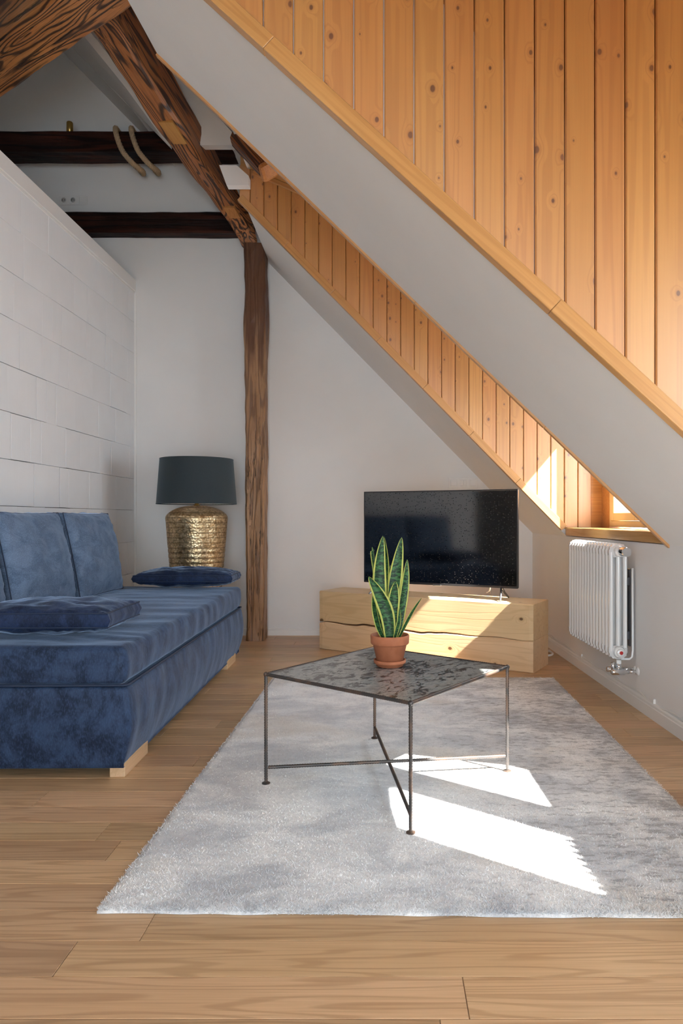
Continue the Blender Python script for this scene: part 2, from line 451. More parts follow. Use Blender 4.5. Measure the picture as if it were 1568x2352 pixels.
def glass_mat():
    m = NT('window_glass'); t = m.n('BsdfTransparent'); g = m.n('BsdfGlossy'); g.inputs['Roughness'].default_value = .02
    mx = m.n('MixShader'); mx.inputs[0].default_value = .06
    m.link(t.outputs[0], mx.inputs[1]); m.link(g.outputs[0], mx.inputs[2]); m.link(mx.outputs[0], m.out.inputs['Surface']); return m.mat
M['glass'] = glass_mat()
def rope_mat():
    m = NT('hemp_rope'); v = m.coords('X', False)
    c = m.mix(m.noise(v, 160, 3), (.30, .20, .11), (.52, .38, .24)); m.base(c); m.set(Roughness=.9); m.bump(m.noise(v, 400, 2), .4, .002); return m.mat
M['rope'] = rope_mat()
M['blind'] = plain('pleated_blind', (.62, .60, .55), .8)

# ------------------------------------------------------------------ the attic's measured geometry
def XR(y): return 1.592 - .03 * y                      # face of the right knee wall
KNEE = .96
XL = -2.334                                            # face of the left partition
YB = 6.41                                              # back wall
def pitch(y):
    pts = [(2.38, .914), (3.55, .9605), (5.31, 1.02), (6.41, 1.0245)]
    if y <= pts[0][0]: return pts[0][1]
    for (a, p), (b, q) in zip(pts, pts[1:]):
        if y <= b: return p + (q - p) * (y - a) / (b - a)
    return pts[-1][1]
def roof(x, y, up=0.0): return KNEE + pitch(y) * (XR(y) - x) + up
def P(px, py, y): return Vector(((px - CX) * y / F_PX, y, EYE - (py - CY) * y / F_PX))
def xw(y): return 1.865 - .03 * y                      # plane of the dormer windows
def zc(x): return 3.367 - .43 * x                      # dormer ceilings
YN, YS, YF = 2.38, 3.55, 5.31                          # near cheek, far edge of the strip, far cheek
RIDGE = -3.6
TH = .75                                               # roof build-up

# ------------------------------------------------------------------ floor of oak boards
floor = structure('floor', nbox(-9, 2.2, -2.6, 6.7, -.2, -.014), M['mortar'], 'oak plank floor')
row = 0; y = -2.24; pw = .1385
rf = random.Random(11)
while y < YB:
    x = XL - .05 - rf.random() * 1.2
    y1 = min(y + pw, YB + .02)
    while x < XR(y) + .1:
        L = rf.uniform(1.0, 2.1) if y > .9 else 3.2
        x1 = min(x + L, XR(y) + .12)
        if x1 - x < .3 and x1 < XR(y): x1 = x + .5
        xa, xb = max(x, XL - .02), x1
        if xb > xa + .02:
            cx_, cy_ = (xa + xb) / 2, (y + y1) / 2
            g = .0007
            o = mesh_obj('plank', nbox(xa + g - cx_, xb - g - cx_, y + g - cy_, y1 - g - cy_, -.014, 0, .0012), M['oak'], floor)
            o.location = (cx_, cy_, 0)
        x = x1
        if x1 >= XR(y) + .119: break
    y += pw; row += 1

# ------------------------------------------------------------------ walls
structure('wall_back', nbox(-9, 2.4, YB, YB + .2, -.2, 7.2), M['plaster'], 'white plastered back wall')
wl = structure('wall_left', nbox(XL - .24, XL - .022, 1.9, YB, 0, 3.22), M['mortar'], 'white painted block partition on the left')
rb = random.Random(5)
bh = .2935
for r in range(11):
    z0 = r * bh; z1 = min(z0 + bh, 3.219)
    yy = 1.9 - rb.random() * .15
    while yy < YB - .001:
        L = rb.choice([.36, .36, .30, .24, .42, .14])
        ya, yb = max(yy, 1.9), min(yy + L, YB - .004)
        if yb - ya > .03:
            g1, g2 = rb.choice([.0003, .0007, .0014, .0032]), rb.choice([.0004, .0008, .0014, .0026])
            o = mesh_obj('block', nbox(-.024, rb.uniform(-.001, .0015), -(yb - ya) / 2 + g1, (yb - ya) / 2 - g1, -(z1 - z0) / 2 + g2, (z1 - z0) / 2 - g2, .0016), M['block'], wl)
            o.location = (XL, (ya + yb) / 2, (z0 + z1) / 2)
        yy += L
bm = nbox(XL - .26, XL + .012, 1.86, YB, 3.225, 3.335, .004); box(bm, XL - .03, XL + .004, 1.88, YB, 3.205, 3.226, .003)
structure('trim_1', bm, M['trimwhite'], 'white capping board on the block partition')
structure('trim_2', nbox(XL - .005, XL + .02, YB - .012, YB, 0, 3.22, .003), M['trimwhite'], 'white corner strip')

bm = bmesh.new()
prism(bm, [(XR(-2.3), -2.3, 0), (XR(YB), YB, 0), (XR(YB) + .3, YB, 0), (XR(-2.3) + .3, -2.3, 0)], (0, 0, KNEE))
structure('wall_right', bm, M['plaster'], 'white knee wall below the dormers')
# rear wall behind the viewer with an added opening for fill daylight
RX0, RX1, RZ0, RZ1 = -.75, 1.25, .08, 2.25
bm = bmesh.new()
box(bm, -9, RX0, -2.45, -2.25, 0, 7.2); box(bm, RX1, 2.4, -2.45, -2.25, 0, 7.2); box(bm, RX0, RX1, -2.45, -2.25, 0, RZ0); box(bm, RX0, RX1, -2.45, -2.25, RZ1, 7.2)
structure('wall_rear', bm, M['plaster'], 'white rear wall behind the viewer')
bm = bmesh.new(); box(bm, -9.2, -9.0, -2.5, 6.7, -.2, 7)
structure('wall_far_left', bm, M['plaster'])

# ------------------------------------------------------------------ sloping ceilings
def slab(bm, pts, up=TH):
    return prism(bm, pts, (0, 0, up))
def rp(x, y, up=0.0): return (x, y, roof(x, y, up))
def ruled(bm, y0, y1, xa, xb, n=8, up=0.0, th=TH, m=10):
    """ruled roof strip between two y-planes, from xa (high) to xb (low, may lie beyond the knee wall); one closed skin"""
    val = lambda f, yv: f(yv) if callable(f) else f
    lo_, hi_ = [], []
    for i in range(n + 1):
        yv = y0 + (y1 - y0) * i / n; a, b = val(xa, yv), val(xb, yv)
        row = [rp(a + (b - a) * k / m, yv, up) for k in range(m + 1)]
        lo_.append([bm.verts.new(p) for p in row]); hi_.append([bm.verts.new((p[0], p[1], p[2] + th)) for p in row])
    fs = []
    for i in range(n):
        for k in range(m):
            fs.append(bm.faces.new((lo_[i][k], lo_[i][k + 1], lo_[i + 1][k + 1], lo_[i + 1][k])))
            fs.append(bm.faces.new((hi_[i][k], hi_[i + 1][k], hi_[i + 1][k + 1], hi_[i][k + 1])))
    for i in range(n):
        for k in (0, m): fs.append(bm.faces.new((lo_[i][k], lo_[i + 1][k], hi_[i + 1][k], hi_[i][k])))
    for k in range(m):
        for i in (0, n): fs.append(bm.faces.new((lo_[i][k], lo_[i][k + 1], hi_[i][k + 1], hi_[i][k])))
    bmesh.ops.recalc_face_normals(bm, faces=fs)
bm = bmesh.new()
RLO = lambda yv: XR(yv) + .28
ruled(bm, -2.3, .78, RIDGE, RLO, 3)
structure('ceiling_near', bm, M['slope'], 'sloping white ceiling near the viewer')
# strip between the dormers; its upper far corner is cut back beside the old brace
bm = bmesh.new()
NS = 12
cutA, cutB = 362, 299
def strip_top(yv):
    # on the strip, points beyond the line (362,127)-(299,0) belong to the brace recess
    t = (yv - 2.38) / (3.55 - 2.38)
    return RIDGE
lo = lambda yv: XR(yv) + .28
def hit(px, py):
    # intersect the sight of a measured point with the strip's ruled surface
    y = 3.0
    for _ in range(60):
        a, b = (px - CX) / F_PX, -(py - CY) / F_PX
        m = pitch(min(max(y, 2.38), 3.55))
        y = (KNEE + m * (1.592) - EYE) / (b + m * (a + .03))
    return Vector((a * y, y, EYE + b * y))
c1, c2 = hit(364, 130), hit(300, 0)
sl = (c2.x - c1.x) / (c2.y - c1.y)
def left_of(yv):                                        # left boundary of the strip at depth y
    x = c1.x + (yv - c1.y) * sl
    return max(RIDGE, min(x, c1.x)) if yv < YS else c1.x
ys = [YN + .02 + (YS - YN - .02) * i / NS for i in range(NS + 1)]
ruled(bm, YN + .02, YS, left_of, lo, 14)
structure('ceiling_strip', bm, M['slope'], 'sloping white ceiling strip between the two dormers')
# last bay beside the back wall
bm = bmesh.new(); ruled(bm, YF + .03, YB, -1.06, lo, 3)
structure('ceiling_back', bm, M['slope'], 'white slope between the far dormer and the back wall')
# upper slope left of the brace: its right border is the slanting line seen beside the brace
La, Lb = Vector((-2.16, 4.92)), Vector((-1.60, 6.41))
def Lx(yv): return La.x + (Lb.x - La.x) * (yv - La.y) / (Lb.y - La.y) - (.35 if yv > 5.86 else 0)
bm = bmesh.new(); ruled(bm, 3.6, 5.85, RIDGE, Lx, 6); ruled(bm, 5.865, YB, RIDGE, Lx, 2)
ruled(bm, YN + .02, 3.6, RIDGE, lambda yv: min(left_of(min(yv, YS)) - .001, Lx(yv)) if yv > c2.y else RIDGE + .01, 6)
structure('ceiling_upper', bm, M['slope'], 'white upper slope left of the old brace')
# white edge board along that line
bm = bmesh.new()
n = 10
for i in range(n):
    ya, yb = 4.25 + (5.80 - 4.25) * i / n, 4.25 + (5.80 - 4.25) * (i + 1) / n
    q = []
    for yv in (ya, yb):
        q.append(((Lx(yv), yv, roof(Lx(yv), yv) - .012), (Lx(yv) + .085, yv, roof(Lx(yv), yv) - .03)))
    prism(bm, [q[0][0], q[0][1], q[1][1], q[1][0]], (0, 0, .12))
structure('trim_3', bm, M['trimwhite'], 'white edge board beside the old brace')
# raised cover over the recess
bm = bmesh.new(); ruled(bm, 2.44, YB, -2.9, -1.0, 6, up=.58)
structure('ceiling_recess', bm, M['slope'], 'white ceiling above the old brace')
bm = bmesh.new(); box(bm, -1.06, -1.0, 3.56, YB, 3.825, 4.9)
structure('ceiling_recess_side', bm, M['slope'])
# unseen slab added above the viewer: it keeps daylight off the gable
structure('ceiling_loft', nbox(-9, -1.2, -2.3, 3.2, 3.68, 3.88), M['slope'])
# unseen left slope and upper slope above the near dormer
bm = bmesh.new()
slab(bm, [(RIDGE, -2.3, 5.70), (RIDGE, 2.4, 5.64), (-9, 2.4, .3), (-9, -2.3, .3)])
slab(bm, [(RIDGE, 2.4, 5.64), (RIDGE, YB, 6.08), (-9, YB, .55), (-9, 2.4, .3)])
structure('ceiling_left', bm, M['slope'])
bm = bmesh.new(); ruled(bm, .78, YN + .02, RIDGE, -1.0, 3, up=.35); box(bm, -1.06, -1.0, .78, YN + .02, 3.6, 4.9)
box(bm, -2.6, -1.0, YN, YN + .05, 3.8, 5.2)
structure('ceiling_near_upper', bm, M['slope'])

# ------------------------------------------------------------------ dormers
def cheek(name, label, yf, x0, pitchw, xend, zs, sillx, up):
    """vertical pine boards facing the viewer; each board one piece clipped by slope and dormer ceiling"""
    bm = bmesh.new(); yb = yf + .022
    xs = -1.115 if yf > 4 else -1.6
    prism(bm, [(xs, yb, roof(xs, yf) + .02), (XR(yf) + .02, yb, KNEE + .02), (xend + .15, yb, KNEE + .02), (xend + .15, yb, zc(xend + .15) + up + .05), (xs, yb, zc(xs) + up + .1)], (0, .04, 0))
    w = structure(name, bm, M['pinex'], label)
    n0 = int(math.floor((-1.12 - x0) / pitchw)); i = n0
    while True:
        a, b = x0 + i * pitchw, x0 + (i + 1) * pitchw
        i += 1
        if a > xend - .01: break
        b = min(b, xend)
        if b < -1.12: continue
        a = max(a, -1.12)
        def bot(x): return max(roof(x, yf) + .004, zs)
        g, ch = .0019, .0048
        # board outline: face set back at the edges (chamfered tongue-and-groove joint)
        tops = [zc(x) + up for x in (a, b)]
        if tops[0] <= bot(a) + .005: continue
        bmp = bmesh.new()
        def ring(xa, xb, yv):
            pts = [(xa, yv, bot(xa)), (xb, yv, bot(xb)), (xb, yv, zc(xb) + up), (xa, yv, zc(xa) + up)]
            xk = XR(yf) - (zs - KNEE) / pitch(yf)
            if xa < xk < xb: pts.insert(1, (xk, yv, zs))
            return [bmp.verts.new(p) for p in pts]
        r1, r2, r3 = ring(a + g + ch, b - g - ch, yf), ring(a + g, b - g, yf + ch), ring(a + g, b - g, yf + .02)
        n_ = min(len(r1), len(r2), len(r3))
        if not (len(r1) == len(r2) == len(r3)):
            bmp.free(); bmp = bmesh.new(); 
            pts = [(a + g, yf, bot(a)), (b - g, yf, bot(b)), (b - g, yf, zc(b) + up), (a + g, yf, zc(a) + up)]
            prism(bmp, pts, (0, .02, 0))
        else:
            bmp.faces.new(r1)
            for ra, rb_ in ((r1, r2), (r2, r3)):
                for k in range(n_):
                    bmp.faces.new((ra[k], rb_[k], rb_[(k + 1) % n_], ra[(k + 1) % n_]))
            bmp.faces.new(r3[::-1]); bmesh.ops.recalc_face_normals(bmp, faces=bmp.faces)
        o = mesh_obj('board', bmp, M['pine'], w)
        origin_to(o, ((a + b) / 2, yf, 1.5))
    return w
cheek('wall_dormer_near', 'knotty pine boards on the cheek of the near dormer', YN, -.314, .1052, xw(YN), 1.03, 1.5, .10)
cheek('wall_dormer_far', 'knotty pine boards on the cheek of the far dormer', YF, -.823, .1062, 1.62, 1.03, 1.43, 0)

# pine edging on the slope: near edge, lower edge of the strip, edge under the far cheek
def slope_board(name, label, y0, y1, xa, xb, z0, z1, nseg=1):
    bm = bmesh.new()
    ym = YN if y1 <= YN + .03 else (YS if y1 < YF - .2 else YF)
    m = pitch(ym); c = math.cos(math.atan(m)); L = (xb - xa) / c / nseg
    # built flat along local x, then pitched, so that the grain follows the board
    for i in range(nseg):
        s = bmesh.new(); box(s, i * L + .0006, (i + 1) * L - .0006, y0 - ym, y1 - ym, z0, z1, .002)
        me = bpy.data.meshes.new('tmp'); s.to_mesh(me); s.free(); bm.from_mesh(me); bpy.data.meshes.remove(me)
    o = structure(name, bm, M['pinex'], label)
    o.location = (xa, ym, KNEE + m * (XR(ym) - xa)); o.rotation_euler = (0, math.atan(m), 0)
    return o
slope_board('trim_4', 'pine edging along the slope of the near dormer', YN - .028, YN + .02, -1.4, XR(YN) + .05, -.006, .050, 3)
slope_board('trim_5', 'thin pine edging along the lower edge of the white strip', YS - .006, YS + .022, c1.x, XR(YS) + .03, -.012, .06, 4)
slope_board('trim_6', 'pine edging below the boards of the far dormer', YF - .016, YF + .03, -1.13, XR(YF) - .045, -.004, .052, 7)

def dormer(idx, y0, y1, up, sashes, sill_y0, sill_y1, blind=None):
    # cheek facing away, ceiling boards, window wall, window, sill
    tagn = 'near' if idx == 2 else 'far'
    bm = bmesh.new()
    xs = c1.x if idx == 1 else -1.3
    prism(bm, [(xs, y0, roof(xs, y0) - .0), (XR(y0) + .02, y0, KNEE + .02), (xw(y0) + .15, y0, KNEE), (xw(y0) + .15, y0, zc(xw(y0)) + up), (xs, y0, zc(xs) + up + .3)], (0, .02, 0))
    structure('wall_dormer_%s_inner' % tagn, bm, M['pinex'])
    bm = bmesh.new(); prism(bm, [(-1.06, y0 - .1, zc(-1.06) + up + .025), (2.05, y0 - .1, zc(2.05) + up + .025), (2.05, y1 + .12, zc(2.05) + up + .025), (-1.06, y1 + .12, zc(-1.06) + up + .025)], (0, 0, .12))
    cl = structure('ceiling_dormer_%s' % tagn, bm, M['pinex'], 'pine board ceiling of the %s dormer' % tagn)
    yy = y0 + .021
    while yy < y1:
        yb = min(yy + .106, y1)
        bm = bmesh.new(); g = .0015
        prism(bm, [(-1.03, yy + g, zc(-1.03) + up + .003), (xw(yy) + .02, yy + g, zc(xw(yy) + .02) + up + .003), (xw(yy) + .02, yb - g, zc(xw(yy) + .02) + up + .003), (-1.03, yb - g, zc(-1.03) + up + .003)], (0, 0, .02))
        o = mesh_obj('board', bm, M['pinex'], cl); origin_to(o, (0, yy, zc(0)))
        yy += .106
    if idx == 1:
        x_a, x_b = -1.0, 1.62; m = .43; L = (x_b - x_a) / math.cos(math.atan(m))
        t = structure('trim_7', nbox(0, L, -.03, 0, -.032, 0, .003), M['pinex'], 'pine cove strip under the far dormer ceiling')
        t.location = (x_a, YF, zc(x_a) + up); t.rotation_euler = (0, math.atan(m), 0)
    zb, zt = 1.035, 2.25
    f0, f1 = sashes[0][0] - .12, sashes[-1][1] + .12
    bm = bmesh.new()
    def wallpiece(ya, yb, z0, z1):
        prism(bm, [(xw(ya), ya, z0), (xw(yb), yb, z0), (xw(yb) + .16, yb, z0), (xw(ya) + .16, ya, z0)], (0, 0, z1 - z0))
    wallpiece(y0 - .05, y1 + .06, .6, zb - .01)
    wallpiece(y0 - .05, y1 + .06, zt, 3.1)
    wallpiece(y0 - .05, f0, zb - .01, zt); wallpiece(f1, y1 + .06, zb - .01, zt)
    structure('wall_window_%s' % tagn, bm, M['pinex'], 'pine lined wall around the %s dormer window' % tagn)
    # window: fixed frame, one casement per opening
    wn = bpy.data.objects.new('window_%d' % idx, None); COL.objects.link(wn); wn['kind'] = 'structure'
    wn['label'] = 'cream timber casement window of the %s dormer' % tagn
    yc = (f0 + f1) / 2; wn.location = (xw(yc), yc, zb); wn.rotation_euler = (0, 0, math.atan(.03))
    H = zt - zb
    bm = bmesh.new(); a, b = f0 - yc, f1 - yc
    box(bm, 0, .09, a, a + .05, 0, H, .004); box(bm, 0, .09, b - .05, b, 0, H, .004)
    box(bm, 0, .09, a + .05, b - .05, 0, .045, .004); box(bm, 0, .09, a + .05, b - .05, H - .045, H, .004)
    mesh_obj('frame', bm, M['frame'], wn)
    zg0, zg1 = 1.14 - zb, 2.13 - zb
    for k, (s0, s1) in enumerate(sashes):
        s0, s1 = s0 - yc, s1 - yc
        e0 = a + .05 if k == 0 else (sashes[k - 1][1] - yc + s0) / 2
        e1 = b - .05 if k == len(sashes) - 1 else (sashes[k + 1][0] - yc + s1) / 2
        bm = bmesh.new()
        box(bm, -.012, .06, e0 + .001, s0, .046, H - .046, .004); box(bm, -.012, .06, s1, e1 - .001, .046, H - .046, .004)
        box(bm, -.012, .06, s0, s1, .046, zg0, .004); box(bm, -.012, .06, s0, s1, zg1, H - .046, .004)
        sh = mesh_obj('sash', bm, M['frame'], wn)
        mesh_obj('pane', nbox(.02, .026, s0 - .01, s1 + .01, zg0 - .01, zg1 + .01), M['glass'], sh)
        bm = bmesh.new(); box(bm, -.03, -.012, s0 - .045, s0 - .02, .42, .52, .004); box(bm, -.045, -.03, s0 - .04, s0 - .025, .36, .48, .004)
        mesh_obj('handle', bm, M['chrome'], sh)
    portal('daylight_%s' % tagn, (xw(yc) + .12, yc, (zb + zt) / 2), f1 - f0, zt - zb, (-1, 0, 0))
    # sill board
    bm = bmesh.new(); xa, xb = XR(sill_y0) - .018, XR(sill_y1) - .018
    prism(bm, [(xa, sill_y0, .965), (xb, sill_y1, .965), (xw(sill_y1), sill_y1, .965), (xw(sill_y0), sill_y0, .965)], (0, 0, .062))
    bmesh.ops.bevel(bm, geom=[e for e in bm.edges], offset=.004, segments=1, affect='EDGES')
    s = structure('sill_%d' % idx, bm, M['sill'], 'glossy pine sill board of the %s dormer' % tagn); 
    return yc
dormer(1, YS + .0, YF, 0.0, [(4.07, 4.45), (4.66, 5.05)], YS + .02, YF - .001)
dormer(2, .80, YN, .10, [(1.06, 1.46), (1.67, 2.09)], .82, YN - .03)
# added unseen window gobos (their edge shapes the sun patch on the rug)
for k, (a, b, zig) in enumerate(((1.05, 1.47, True), (1.66, 2.10, False))):
    bm = bmesh.new(); n = 20; zt = 1.345; pts = []
    for i in range(n + 1):
        yv = a + (b - a) * i / n
        pts.append((yv, zt + (.055 if (zig and i % 2) else 0)))
    poly = [(xw(a) - .03, a, 1.10), (xw(b) - .03, b, 1.10)] + [(xw(q[0]) - .03, q[0], q[1]) for q in pts[::-1]]
    prism(bm, poly, (.008, 0, 0))
    tag(mesh_obj('window_blind', bm, M['blind']), 'short fabric blind with a %s edge on the near dormer window' % ('zigzag' if zig else 'straight'), 'blind')

# added unseen glazing for fill light in the rear wall (behind the viewer)
wn = bpy.data.objects.new('window_3', None); COL.objects.link(wn); wn['kind'] = 'structure'; wn['label'] = 'wide glazed opening in the rear wall'
wn.location = (0, -2.35, 0)
bm = bmesh.new()
for (a, b, c, d) in ((RX0, RX0 + .07, RZ0, RZ1), (RX1 - .07, RX1, RZ0, RZ1), (RX0 + .07, RX1 - .07, RZ0, RZ0 + .07), (RX0 + .07, RX1 - .07, RZ1 - .07, RZ1), ((RX0 + RX1) / 2 - .05, (RX0 + RX1) / 2 + .05, RZ0 + .07, RZ1 - .07)):
    box(bm, a, b, -.04, .04, c, d, .003)
mesh_obj('frame', bm, M['frame'], wn)
mesh_obj('pane', nbox(RX0 + .06, (RX0 + RX1) / 2 - .04, -.004, .004, RZ0 + .06, RZ1 - .06), M['glass'], wn)
mesh_obj('pane', nbox((RX0 + RX1) / 2 + .04, RX1 - .06, -.004, .004, RZ0 + .06, RZ1 - .06), M['glass'], wn)
portal('daylight_rear', ((RX0 + RX1) / 2, -2.5, (RZ0 + RZ1) / 2), RX1 - RX0, RZ1 - RZ0, (0, 1, 0))

# ------------------------------------------------------------------ baseboards
def baseboard(name, p0, p1, nrm, h, label):
    p0, p1, nrm = Vector(p0), Vector(p1), Vector(nrm)
    prof = [(0, 0), (.016, 0), (.016, h * .72), (.012, h * .76), (.012, h * .90), (.006, h), (0, h)]
    bm = bmesh.new()
    prism(bm, [p0 + nrm * a + Vector((0, 0, b)) for a, b in prof], p1 - p0)
    return structure(name, bm, M['trimwhite'], label)
baseboard('baseboard_back', (XL, YB, 0), (XR(YB), YB, 0), (0, -1, 0), .066, 'white baseboard along the back wall')
baseboard('baseboard_right', (XR(-2.2), -2.2, 0), (XR(YB), YB, 0), Vector((-1, -.03, 0)).normalized(), .088, 'white stepped baseboard below the radiator')

# ------------------------------------------------------------------ old timbers
def timber(name, label, mat, a, b, w, h, up=(0, 0, 1), cat='beam', wob=.006, n=26, taper=None, chamf=.014, bend=None, roll=0.0):
    """rough hewn timber from a to b; local x runs along it. w across, h along the up direction"""
    a, b = Vector(a), Vector(b); L = (b - a).length; x = (b - a).normalized()
    u = Vector(up); u = (u - x * u.dot(x)).normalized(); v = u.cross(x).normalized()
    mtx = Matrix((x, v, u)).transposed().to_4x4(); mtx.translation = a
    bm = bmesh.new(); rings = []
    for i in range(n + 1):
        t = i / n; s = taper(t) if taper else (1, 1)
        hw, hh, c = w / 2 * s[0], h / 2 * s[1], chamf
        sec = []
        m_ = 4
        corners = [(-hw + c, -hh), (hw - c, -hh), (hw, -hh + c), (hw, hh - c), (hw - c, hh), (-hw + c, hh), (-hw, hh - c), (-hw, -hh + c)]
        for k, (p, q) in enumerate(corners):
            p2, q2 = corners[(k + 1) % 8]
            steps = 4 if k % 2 == 0 else 1
            for j in range(steps):
                f = j / steps; sec.append((p + (p2 - p) * f, q + (q2 - q) * f))
        ring = []
        for (p, q) in sec:
            d = mnoise.noise(Vector((t * L * 2.4 + a.x * 7, p * 9, q * 9))) * wob + mnoise.noise(Vector((t * L * 9 + a.y * 5, p * 30, q * 30))) * wob * .5
            r = Vector((0, p, q)).normalized() * d
            bb = bend(t) if bend else (0, 0)
            ring.append(bm.verts.new((t * L, p + r.y + bb[0], q + r.z + bb[1])))
        rings.append(ring)
    m_ = len(rings[0])
    for r1, r2 in zip(rings, rings[1:]):
        for k in range(m_): bm.faces.new((r1[k], r1[(k + 1) % m_], r2[(k + 1) % m_], r2[k]))
    bm.faces.new(rings[0][::-1]); bm.faces.new(rings[-1]); bmesh.ops.recalc_face_normals(bm, faces=bm.faces)
    o = mesh_obj(name, bm, mat); o.matrix_world = mtx
    tag(o, label, cat); return o

post = timber('timber_post', 'rough brown timber post standing between lamp and television', M['post'], (-1.145, 6.20, 0), (-1.15, 6.20, 3.56), .20, .185, up=(1, 0, 0), cat='post', wob=.016, n=60,
              taper=lambda t: (1, .86 + .14 * t + (.06 * math.exp(-((t - .8) / .09) ** 2))))
# local x is vertical there
M_post_axis = None
tie = timber('tie_beam', 'dark horizontal beam with two rope loops over it', M['olddark'], (-4.6, 6.12, 4.42), (-1.235, 6.12, 4.42), .235, .18, wob=.008, n=40)
timber('wall_beam', 'dark lower beam lying against the back wall', M['olddark'], (-4.6, 6.335, 3.825), (-1.20, 6.335, 3.815), .145, .19, wob=.006, n=40)
# curved brace from the post top up to the top beam: four measured stations of its lower left edge
st = [(P(170, -10, 4.2), .19, .32), (P(202, 59, 4.42), .19, .32), (P(280, 178, 4.78), .19, .32), (P(358, 295, 5.15), .19, .31), (P(425, 387, 5.52), .185, .25), (P(484, 459, 5.86), .175, .20), (P(530, 525, 6.05), .15, .15), (P(556, 571, 6.14), .135, .10)]
A_, B_ = st[0][0], st[-1][0]
bx_ = (B_ - A_).normalized(); by_ = Vector((0, 0, 1)).cross(bx_).normalized(); bz_ = bx_.cross(by_)
mb = Matrix((bx_, by_, bz_)).transposed().to_4x4(); mb.translation = A_; mbi = mb.inverted()
# smooth resampling
def lerp_st(t):
    f = t * (len(st) - 1); i = min(int(f), len(st) - 2); k = f - i
    p0 = st[max(i - 1, 0)]; p1 = st[i]; p2 = st[i + 1]; p3 = st[min(i + 2, len(st) - 1)]
    cr = lambda a, b, c, d: 0.5 * (2 * b + (c - a) * k + (2 * a - 5 * b + 4 * c - d) * k * k + (3 * b - a - 3 * c + d) * k ** 3)
    return cr(p0[0], p1[0], p2[0], p3[0]), p1[1] + (p2[1] - p1[1]) * k, p1[2] + (p2[2] - p1[2]) * k
bm = bmesh.new(); rings = []; N_ = 48
for i in range(N_ + 1):
    p, w, h = lerp_st(i / N_)
    c = .02
    sec = []
    cs = [(c, 0), (w - c, 0), (w, c), (w, h - c), (w - c, h), (c, h), (0, h - c), (0, c)]
    for k in range(8):
        (p1, q1), (p2, q2) = cs[k], cs[(k + 1) % 8]
        for j in range(4 if k % 2 == 0 else 1):
            f = j / 4; sec.append((p1 + (p2 - p1) * f, q1 + (q2 - q1) * f))
    ring = []
    for (a, b) in sec:
        d = mnoise.noise(Vector((i * .22, a * 12, b * 12))) * .012
        wv = p + Vector((1, 0.0, 0)) * (a + d) + Vector((0, 0, 1)) * (b + d)
        ring.append(bm.verts.new(mbi @ wv))
    rings.append(ring)
for r1, r2 in zip(rings, rings[1:]):
    m_ = len(r1)
    for k in range(m_): bm.faces.new((r1[k], r1[(k + 1) % m_], r2[(k + 1) % m_], r2[k]))
bm.faces.new(rings[0][::-1]); bm.faces.new(rings[-1]); bmesh.ops.recalc_face_normals(bm, faces=bm.faces)
brace = mesh_obj('curved_brace', bm, M['old']); brace.matrix_world = mb
tag(brace, 'curved reddish brown brace rising from the post towards the viewer', 'beam')
# fresh wooden plugs let into its underside
def plug(t0, t1, a0, a1):
    bm = bmesh.new(); top = []
    for (t, a) in ((t0, a0), (t1, a0), (t1, a1), (t0, a1)):
        p, w, h = lerp_st(t); top.append(mbi @ (p + Vector((a * w, 0, -.013))))
    up_ = mbi.to_3x3() @ Vector((0, 0, .05))
    prism(bm, top, up_)
    o = mesh_obj('plug', bm, M['peg'], brace); o['label'] = 'pale wooden plug let into the brace'
    origin_to(o, top[0])
plug(.405, .475, .30, .86); plug(.745, .795, .38, .95)
bm_dir = Vector((-.823, .568, 0))
tb0 = Vector((-1.50, 3.86, 4.115)); tb1 = tb0 + bm_dir * 3.0
timber('top_beam', 'broad light brown beam with bold grain crossing the top left corner', M['oldlight'], tb0 + Vector((0, 0, .14)), tb1 + Vector((0, 0, .14)), .31, .28, wob=.012, n=50, chamf=.02)
# short stub of a strut with a fresh cut end
sa, sb = P(548, 316, 4.92), P(612, 386, 4.78)
stub = timber('strut_stub', 'short dark strut with a pale sawn end beside the dormer boards', M['old'], sa, sb, .13, .13, up=(0, -1, .3), wob=.006, n=14, chamf=.03)
L_ = (sb - sa).length
bm = nbox(L_ - .002, L_ + .055, -.068, .068, -.068, .068, .028, 2)
o = mesh_obj('sawn_end', bm, M['peg'], stub); o['label'] = 'pale fresh sawn end'
# white boxed ends beside the brace
def boxed(name, pts, y, depth, label):
    bm = bmesh.new(); prism(bm, [P(px, py, y) for px, py in pts], (0, depth, .0))
    structure(name, bm, M['trimwhite'], label)
boxed('trim_8', [(372, 128), (455, 215), (536, 308), (536, 333), (440, 333), (400, 240)], 5.42, .07, 'white boxed rafter end above the dark beam')
boxed('trim_9', [(503, 379), (543, 379), (571, 404), (571, 425), (520, 425)], 5.22, .07, 'white boxed rafter end below the dark beam')

# brass tube standing on the tie beam
t = thing('brass_tube', 'short brass tube standing upright on the dark beam', 'tube', (-2.80, 6.10, 4.515))
mesh_obj('pipe', lathe(bmesh.new(), [(.028, 0), (.028, .115), (.024, .122), (.020, .118), (.020, .02)], 20), M['brass'], t, True)
mesh_obj('base_ring', lathe(bmesh.new(), [(.036, 0), (.036, .006), (.028, .010)], 20, cap_top=True), M['brass'], t, True)

